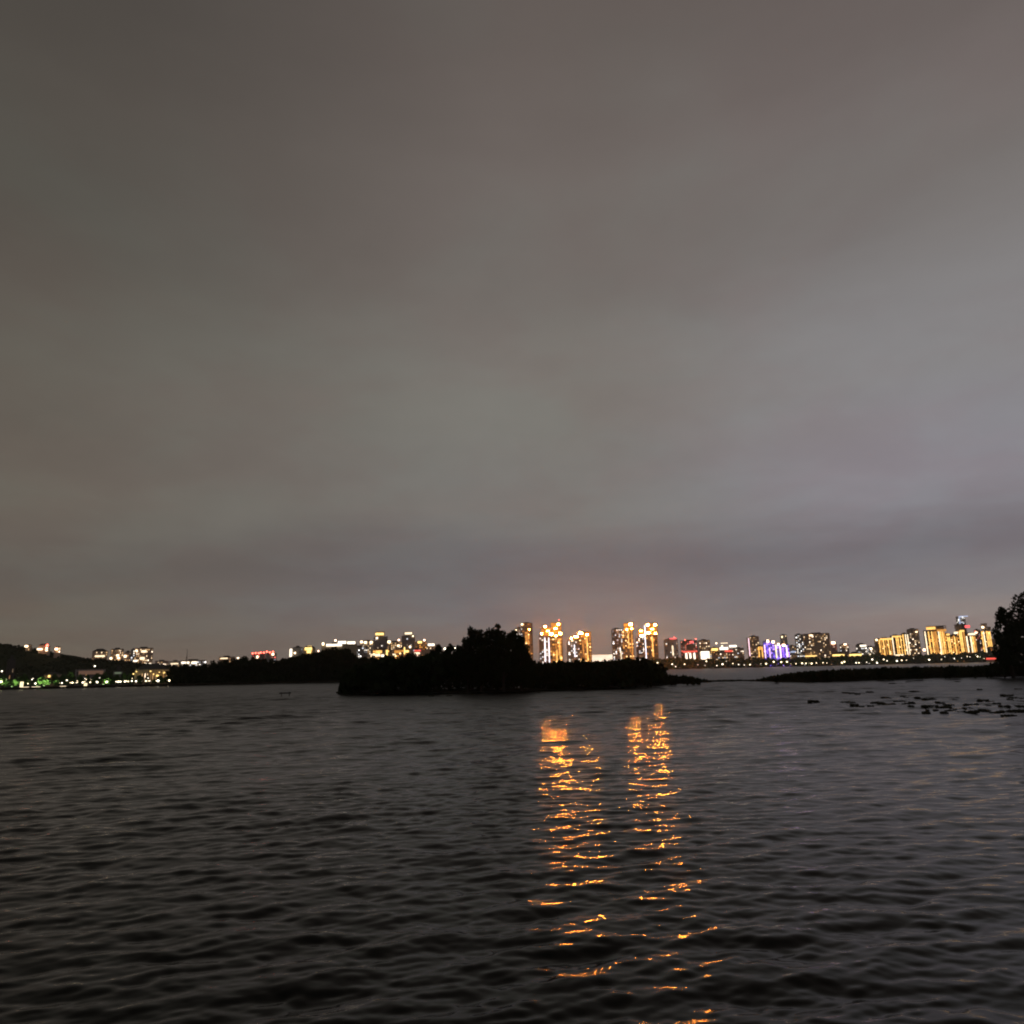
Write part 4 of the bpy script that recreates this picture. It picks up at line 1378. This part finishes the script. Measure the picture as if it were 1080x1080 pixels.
def lamp_proto(kind, h, r, mat):
    mb = MB()
    mb.tube([(0, 0, 0), (0, 0, h*.5), (0, 0, h - r)], [.13*h/6, .09*h/6, .07*h/6], 6)
    mb.box(-.3*h/6, .3*h/6, -.3*h/6, .3*h/6, -.1, .25)
    return mb.mesh('post', METAL), MB().ball((0, 0, h), r, 10, 7, .85).mesh('lamp_head', E[mat])


LP = {'white': lamp_proto('w', 6, .34, 'globe'), 'warm': lamp_proto('w', 6, .34, 'globewarm'),
      'farwhite': lamp_proto('w', 8, .95, 'globe'), 'farwarm': lamp_proto('w', 8, .95, 'globewarm')}


def street_lamp(kind, px_, py_, Y, label, group, z0=.9, big=1.0):
    b = at(px_, py_, Y)
    h = 8.0 if kind.startswith('far') else 6.0
    zb = z0
    s = max(.25, (b[2] - zb)/h)
    t = empty('street_lamp', (b[0], Y, zb), random.uniform(0, 6), label=label, cat='street lamp', group=group)
    link('post', LP[kind][0], t).scale = (1, 1, s)
    o = link('lamp_head', LP[kind][1], t)
    o.scale = (big, big, big)
    o.location = (0, 0, h*s - h*big)
    return t


GL = 'white lamps along the near park shore'
for i, (a, b, k) in enumerate(((1, 719, 1.5), (22.5, 720.5, 1), (37, 725, 1.5), (52, 724, 1.2), (65, 723.2, .9), (70.5, 717.5, .8), (76, 723.2, 1.2), (80, 722.6, 1.3), (87, 722.4, 1.2), (95, 722, 1.1), (102, 722.2, 1.4), (112.5, 722.2, 1.3), (124.5, 722, 1.2),
                               (127, 719.5, 1.1), (131.5, 721.4, 1), (135, 720.4, .9), (139, 718.3, 1), (143.3, 720.2, 1.4), (153.7, 720.2, 1.2), (157.5, 720.4, .9), (166.5, 720.3, 1.4), (178.5, 720.2, 1.3))):
    street_lamp('white' if i % 3 else 'warm', a, b, 326 + (i % 4)*3, 'white globe lamp shining among trees along the near park shore', GL, .9, k*random.uniform(.7, 1.1))
GS = 'tiny path lights among the park trees'
lr = random.Random(21)
for i in range(34):
    a = lr.uniform(2, 178)
    street_lamp('warm' if i % 3 else 'white', a, lr.uniform(714.5, 723.5) - (a - 90)*.012, lr.uniform(328, 342), 'tiny warm path light twinkling between park trees', GS, .9, lr.uniform(.35, .65))
GU = 'lone lamps below the hill'
for a, b, Y, lab in ((100, 702.6, 520, 'lone bright lamp high on the dark hillside'), (94, 707.3, 420, 'small yellowish lamp over the long reddish building'), (8.5, 702.3, 420, 'single lamp on the dim tall block under the hill'), (2, 708, 400, 'pale lamp above the green lit trees'),
                     (184.6, 710.6, 345, 'bright lamp at the edge of the black wood'), (202.5, 710.5, 340, 'small lone lamp inside the black wood')):
    street_lamp('white', a, b, Y, lab, GU, .9, 1.1 if Y < 500 else 1.5)
GF = 'lamps strung along the far city shore'
far = ((693.5, 699), (709, 700.5), (712.5, 703), (722, 700.5), (736, 701), (743.5, 702), (745, 697.5), (762, 700.5), (766, 697.5), (773, 699.8), (779, 700.8), (802.5, 700.2), (791, 701), (816, 698), (824, 698.3), (830, 698), (834, 700), (839.5, 700),
       (846, 699.6), (850, 699.6), (853, 699.6), (856, 699.8), (861, 699.2), (868, 699), (888, 699), (890.5, 698), (903, 699), (906, 699), (920, 695.5), (925, 699), (932, 695.5), (935.5, 697), (946, 697), (951, 696.4), (963.5, 694.2), (996.5, 692.6),
       (993, 695.5), (1006.5, 694.6), (1014, 694), (1020, 692.4), (1023, 692.8), (1029, 690.8), (1031, 692.4), (1033.5, 693), (1035.5, 694.4), (1038, 694.4), (756, 702), (785, 701.4), (808, 700), (872, 699.4), (914, 698.4), (956, 696.2), (980, 695.8))
for i, (a, b) in enumerate(far):
    street_lamp('farwarm' if (i % 3 == 0 or 812 < a < 892) else 'farwhite', a, b, Y_SHORE + 12 + (i % 3)*5, 'glowing lamp on the far city shore below the towers', GF, 1.5, random.choice((.5, .7, .9, 1.2, 1.5)))

# ------------------------------------------------------------------ trees along the far city shore
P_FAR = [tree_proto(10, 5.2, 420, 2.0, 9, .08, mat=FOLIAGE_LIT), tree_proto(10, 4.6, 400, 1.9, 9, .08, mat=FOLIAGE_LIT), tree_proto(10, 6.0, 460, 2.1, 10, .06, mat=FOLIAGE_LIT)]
px = 690.0
tops = [(690, 694), (700, 695.5), (708, 692.5), (716, 694.5), (735, 695.2), (760, 695), (785, 694), (795, 693.2), (812, 694.5), (835, 694), (850, 693.5), (868, 692.8), (880, 693.2), (890, 691), (897, 692.5), (915, 690.5), (926, 688.5), (932, 690.5), (940, 692), (960, 691.5), (980, 690.2), (1000, 689.6), (1020, 688.8), (1040, 688), (1075, 688)]
k = 0
while px < 1075:
    Y = Y_SHORE + 24 + random.uniform(0, 14)
    yt = float(np.interp(px, [t[0] for t in tops], [t[1] for t in tops])) + random.uniform(-.5, .9)
    b = at(px, horizon(px), Y)
    s = max(3, at(px, yt, Y)[2] - 1.5)/10
    plant_tree(P_FAR[k % 3], (b[0], Y, 1.4), s, random.uniform(0, 6.28), 'dark rounded tree in the belt along the far city shore', 'trees in the belt along the far city shore', 'shore_tree', wide=1.15)
    px += random.uniform(4.2, 6.6)
    k += 1

# ------------------------------------------------------------------ the near park shore
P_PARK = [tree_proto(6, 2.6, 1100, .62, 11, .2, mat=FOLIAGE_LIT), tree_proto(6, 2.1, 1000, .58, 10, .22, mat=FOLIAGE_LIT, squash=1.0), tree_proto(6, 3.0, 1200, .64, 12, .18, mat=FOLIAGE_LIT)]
green = ((3, 712), (18, 714), (44, 713.5), (52, 714.5), (113, 716))
k = 0
for px_, yt in ((-8, 713), (3, 711.5), (11, 716), (18, 714.5), (29, 716), (36, 717.5), (44, 713.5), (51, 715), (60, 717), (69, 715.5), (78, 716.5), (87, 716), (98, 715), (106, 716), (113, 715), (119, 717), (131, 715), (139, 716), (148, 716), (156, 716.5), (163, 716), (171, 715.5), (176, 713)):
    Y = 331 + (k % 3)*2.5
    b = at(px_, horizon(px_), Y)
    h = at(px_, yt, Y)[2] - .9
    lit = any(abs(px_ - g_[0]) < 2 for g_ in green)
    plant_tree(P_PARK[k % 3], (b[0], Y, .85), h/6, random.uniform(0, 6.28), 'small park tree floodlit vivid green on the near shore' if lit else 'small dim park tree between lamps on the near shore',
               'floodlit green park trees' if lit else 'dim park trees along the near shore', 'park_tree', wide=1.15)
    if lit:                                              # the green floodlight at its foot, a real lamp
        t = empty('floodlight', (b[0] + .8, Y - 4.2, .95), 0, label='small green floodlight on the ground before a park tree', cat='floodlight', group='green floodlights below park trees')
        MB().box(-.35, .35, -.12, .22, 0, .45).build('housing', METAL, t)
        MB().box(-.3, .3, -.1, .16, .452, .5).build('lens', E['globegreen'], t)
        ld = bpy.data.lights.new('green_flood', 'SPOT')
        ld.energy = 3000
        ld.color = (.8, 1.0, .42)
        ld.spot_size = R(85)
        ld.spot_blend = .6
        ld.shadow_soft_size = .25
        lo_ = bpy.data.objects.new('green_flood', ld)
        COL.objects.link(lo_)
        lo_.parent = t
        lo_.location = (0, .2, .75)
        lo_.rotation_euler = (R(128), 0, 0)
    k += 1

for i, (px_, yt) in enumerate(((25, 711.5), (57, 710.5), (66, 711.5), (74, 709.5), (84, 711), (92, 712), (102, 710.5), (110, 709), (117, 711.5), (123, 712), (130, 709.5), (136, 711), (147, 712), (155, 712.5), (169, 712.5), (180, 709))):
    Y = 343 + (i % 3)*2
    b = at(px_, horizon(px_), Y)
    plant_tree(P_PARK[i % 3], (b[0], Y, .85), (at(px_, yt, Y)[2] - .9)/6, random.uniform(0, 6.28), 'taller dark park tree in the row behind the shore lamps', 'taller trees behind the shore lamps', 'park_tree', wide=.85)

B = Building('chimney_block', 'dim tall reddish block under the hill with one lamp', 10.5, 400, None, 'building', z0=.9)
B.block(7, 14.5, 697, 'glass', 8, 0, floor=3.2, piers=3, pal_='warm', prob=.06, cols=3, cap=12)
B = Building('pavilion', 'little pavilion with a glowing yellow gable among green trees', 52, 350, None, 'pavilion', z0=.9)
B.block(47, 64, 712.3, 'beige', 8, 0, floor=3, piers=5, roof='hip', name='hall_block')
B.lamp(51.8, 713.2, 'yellow', 2.2, 2.4, name='gable_light')
B = Building('long_building', 'long low reddish building dimly lit below the hill', 95, 380, None, 'building', z0=.9)
B.block(80, 110, 706.6, 'dark', 10, 0, floor=3, piers=10, roof=None, name='hall_block', pal_='warm', prob=.12, cols=12, cap=24)
E['dimwall'] = glow('dim_wall_glow', (1, .48, .26), .07)
B.bar(83, 109, 709.3, 'dimwall', 3.6)  # faintly glowing band puts in the wall's dim amber lighting, no lamp
B = Building('kiosk', 'small greenish grey kiosk between the two low buildings of the park', 124.5, 352, None, 'kiosk', z0=.9)
B.block(120, 128.5, 709.2, 'dark', 5, 0, floor=3, piers=3, name='hall_block')
E['kiosk'] = glow('dim_green_glow', (.6, .8, .5), .12)
B.bar(120.8, 128, 709.8, 'kiosk', 1.8)  # faint greenish glow put onto the kiosk front, not a lamp
B = Building('clubhouse', 'golden lit clubhouse with a row of bright windows behind the park lamps', 161, 350, None, 'building', z0=.9)
B.block(143, 177, 706.6, 'beige', 10, 0, floor=3.4, piers=12, roof='hip', name='hall_block', pal_='warm', prob=.4, cols=18, cap=60)
for x, y, w, h in ((144, 708.4, 1.2, 1.2), (140.8, 710.8, 1.4, 1.4), (158.8, 708, 1.6, 1.2), (166, 712.6, 2.6, 1.8), (173, 709.6, 2, 1.8), (162, 711, 1, 1.3), (168, 709, 1, 1), (177, 711.4, 1.2, 1)):
    B.lamp(x, y, 'wash' if 'wash' in E else 'yellow', w, h, name='wall_lamp')
E['lawn'] = glow('low_wall_light', (1, .85, .5), 1.5)
for n_, (x, y0, y1, w) in enumerate(((22.5, 719, 725, 2.2), (90, 720.5, 724, 1.6))):
    p = at(x, y1, 324)
    t = empty('light_column', (p[0], 324, .9), 0, label='glowing cream light column at the water edge ' + ('below the green trees' if n_ == 0 else 'among the small lamps'), cat='light column')
    MB().box(-.55, .55, -.3, .3, .05, max(1.2, at(x, y0, 324)[2] - .9)).build('diffuser', E['lawn'], t)
    MB().box(-.7, .7, -.45, .45, -.1, .048).build('base', CONCRETE, t)
for n_, (x0, x1, y) in enumerate(((22, 31, 725.3), (33, 43, 725.4), (63, 70, 723.8))):
    a, b = at(x0, y, 323.5), at(x1, y, 323.5)
    t = empty('lit_quay_wall', ((a[0]+b[0])/2, 323.5, .6), 0, label=('low quay wall with a cream light line beside the light column', 'low quay wall with a white light line near the brightest shore lamp', 'short quay wall with a faint light line by small lamps')[n_], cat='quay wall')
    w = (b[0]-a[0])/2
    MB().box(-w, w, 0, .5, -.5, .55).build('wall', CONCRETE, t)
    MB().box(-w*.9, w*.9, -.14, -.003, .22, .46).build('light_line', E['cream'], t)

# ------------------------------------------------------------------ haze added for a soft glow round lights and lighter facades
hm = bpy.data.materials.new('glow_haze')
hm.use_nodes = True
hn = hm.node_tree
hn.nodes.remove(hn.nodes['Principled BSDF'])
pv = hn.nodes.new('ShaderNodeVolumePrincipled')
pv.inputs['Color'].default_value = (.95, .93, .90, 1)
pv.inputs['Density'].default_value = .000055
pv.inputs['Anisotropy'].default_value = .75
hn.links.new(pv.outputs['Volume'], hn.nodes['Material Output'].inputs['Volume'])
hz = MB().box(-12500, 12500, -12500, 12500, -3, 260).build('haze', hm)
tag(hz, kind='stuff')
scene.cycles.volume_bounces = 1

# ------------------------------------------------------------------ render settings
scene.view_settings.view_transform = 'Standard'
scene.view_settings.look = 'None'
scene.view_settings.gamma = 1.0
scene.view_settings.exposure = 0.0
scene.view_settings.use_curve_mapping = False
scene.cycles.use_denoising = True
scene.cycles.filter_width = 2.0
scene.cycles.max_bounces = 5
scene.cycles.diffuse_bounces = 2
scene.cycles.glossy_bounces = 3
scene.cycles.transparent_max_bounces = 4
scene.cycles.caustics_reflective = False
scene.cycles.sample_clamp_indirect = 36.0
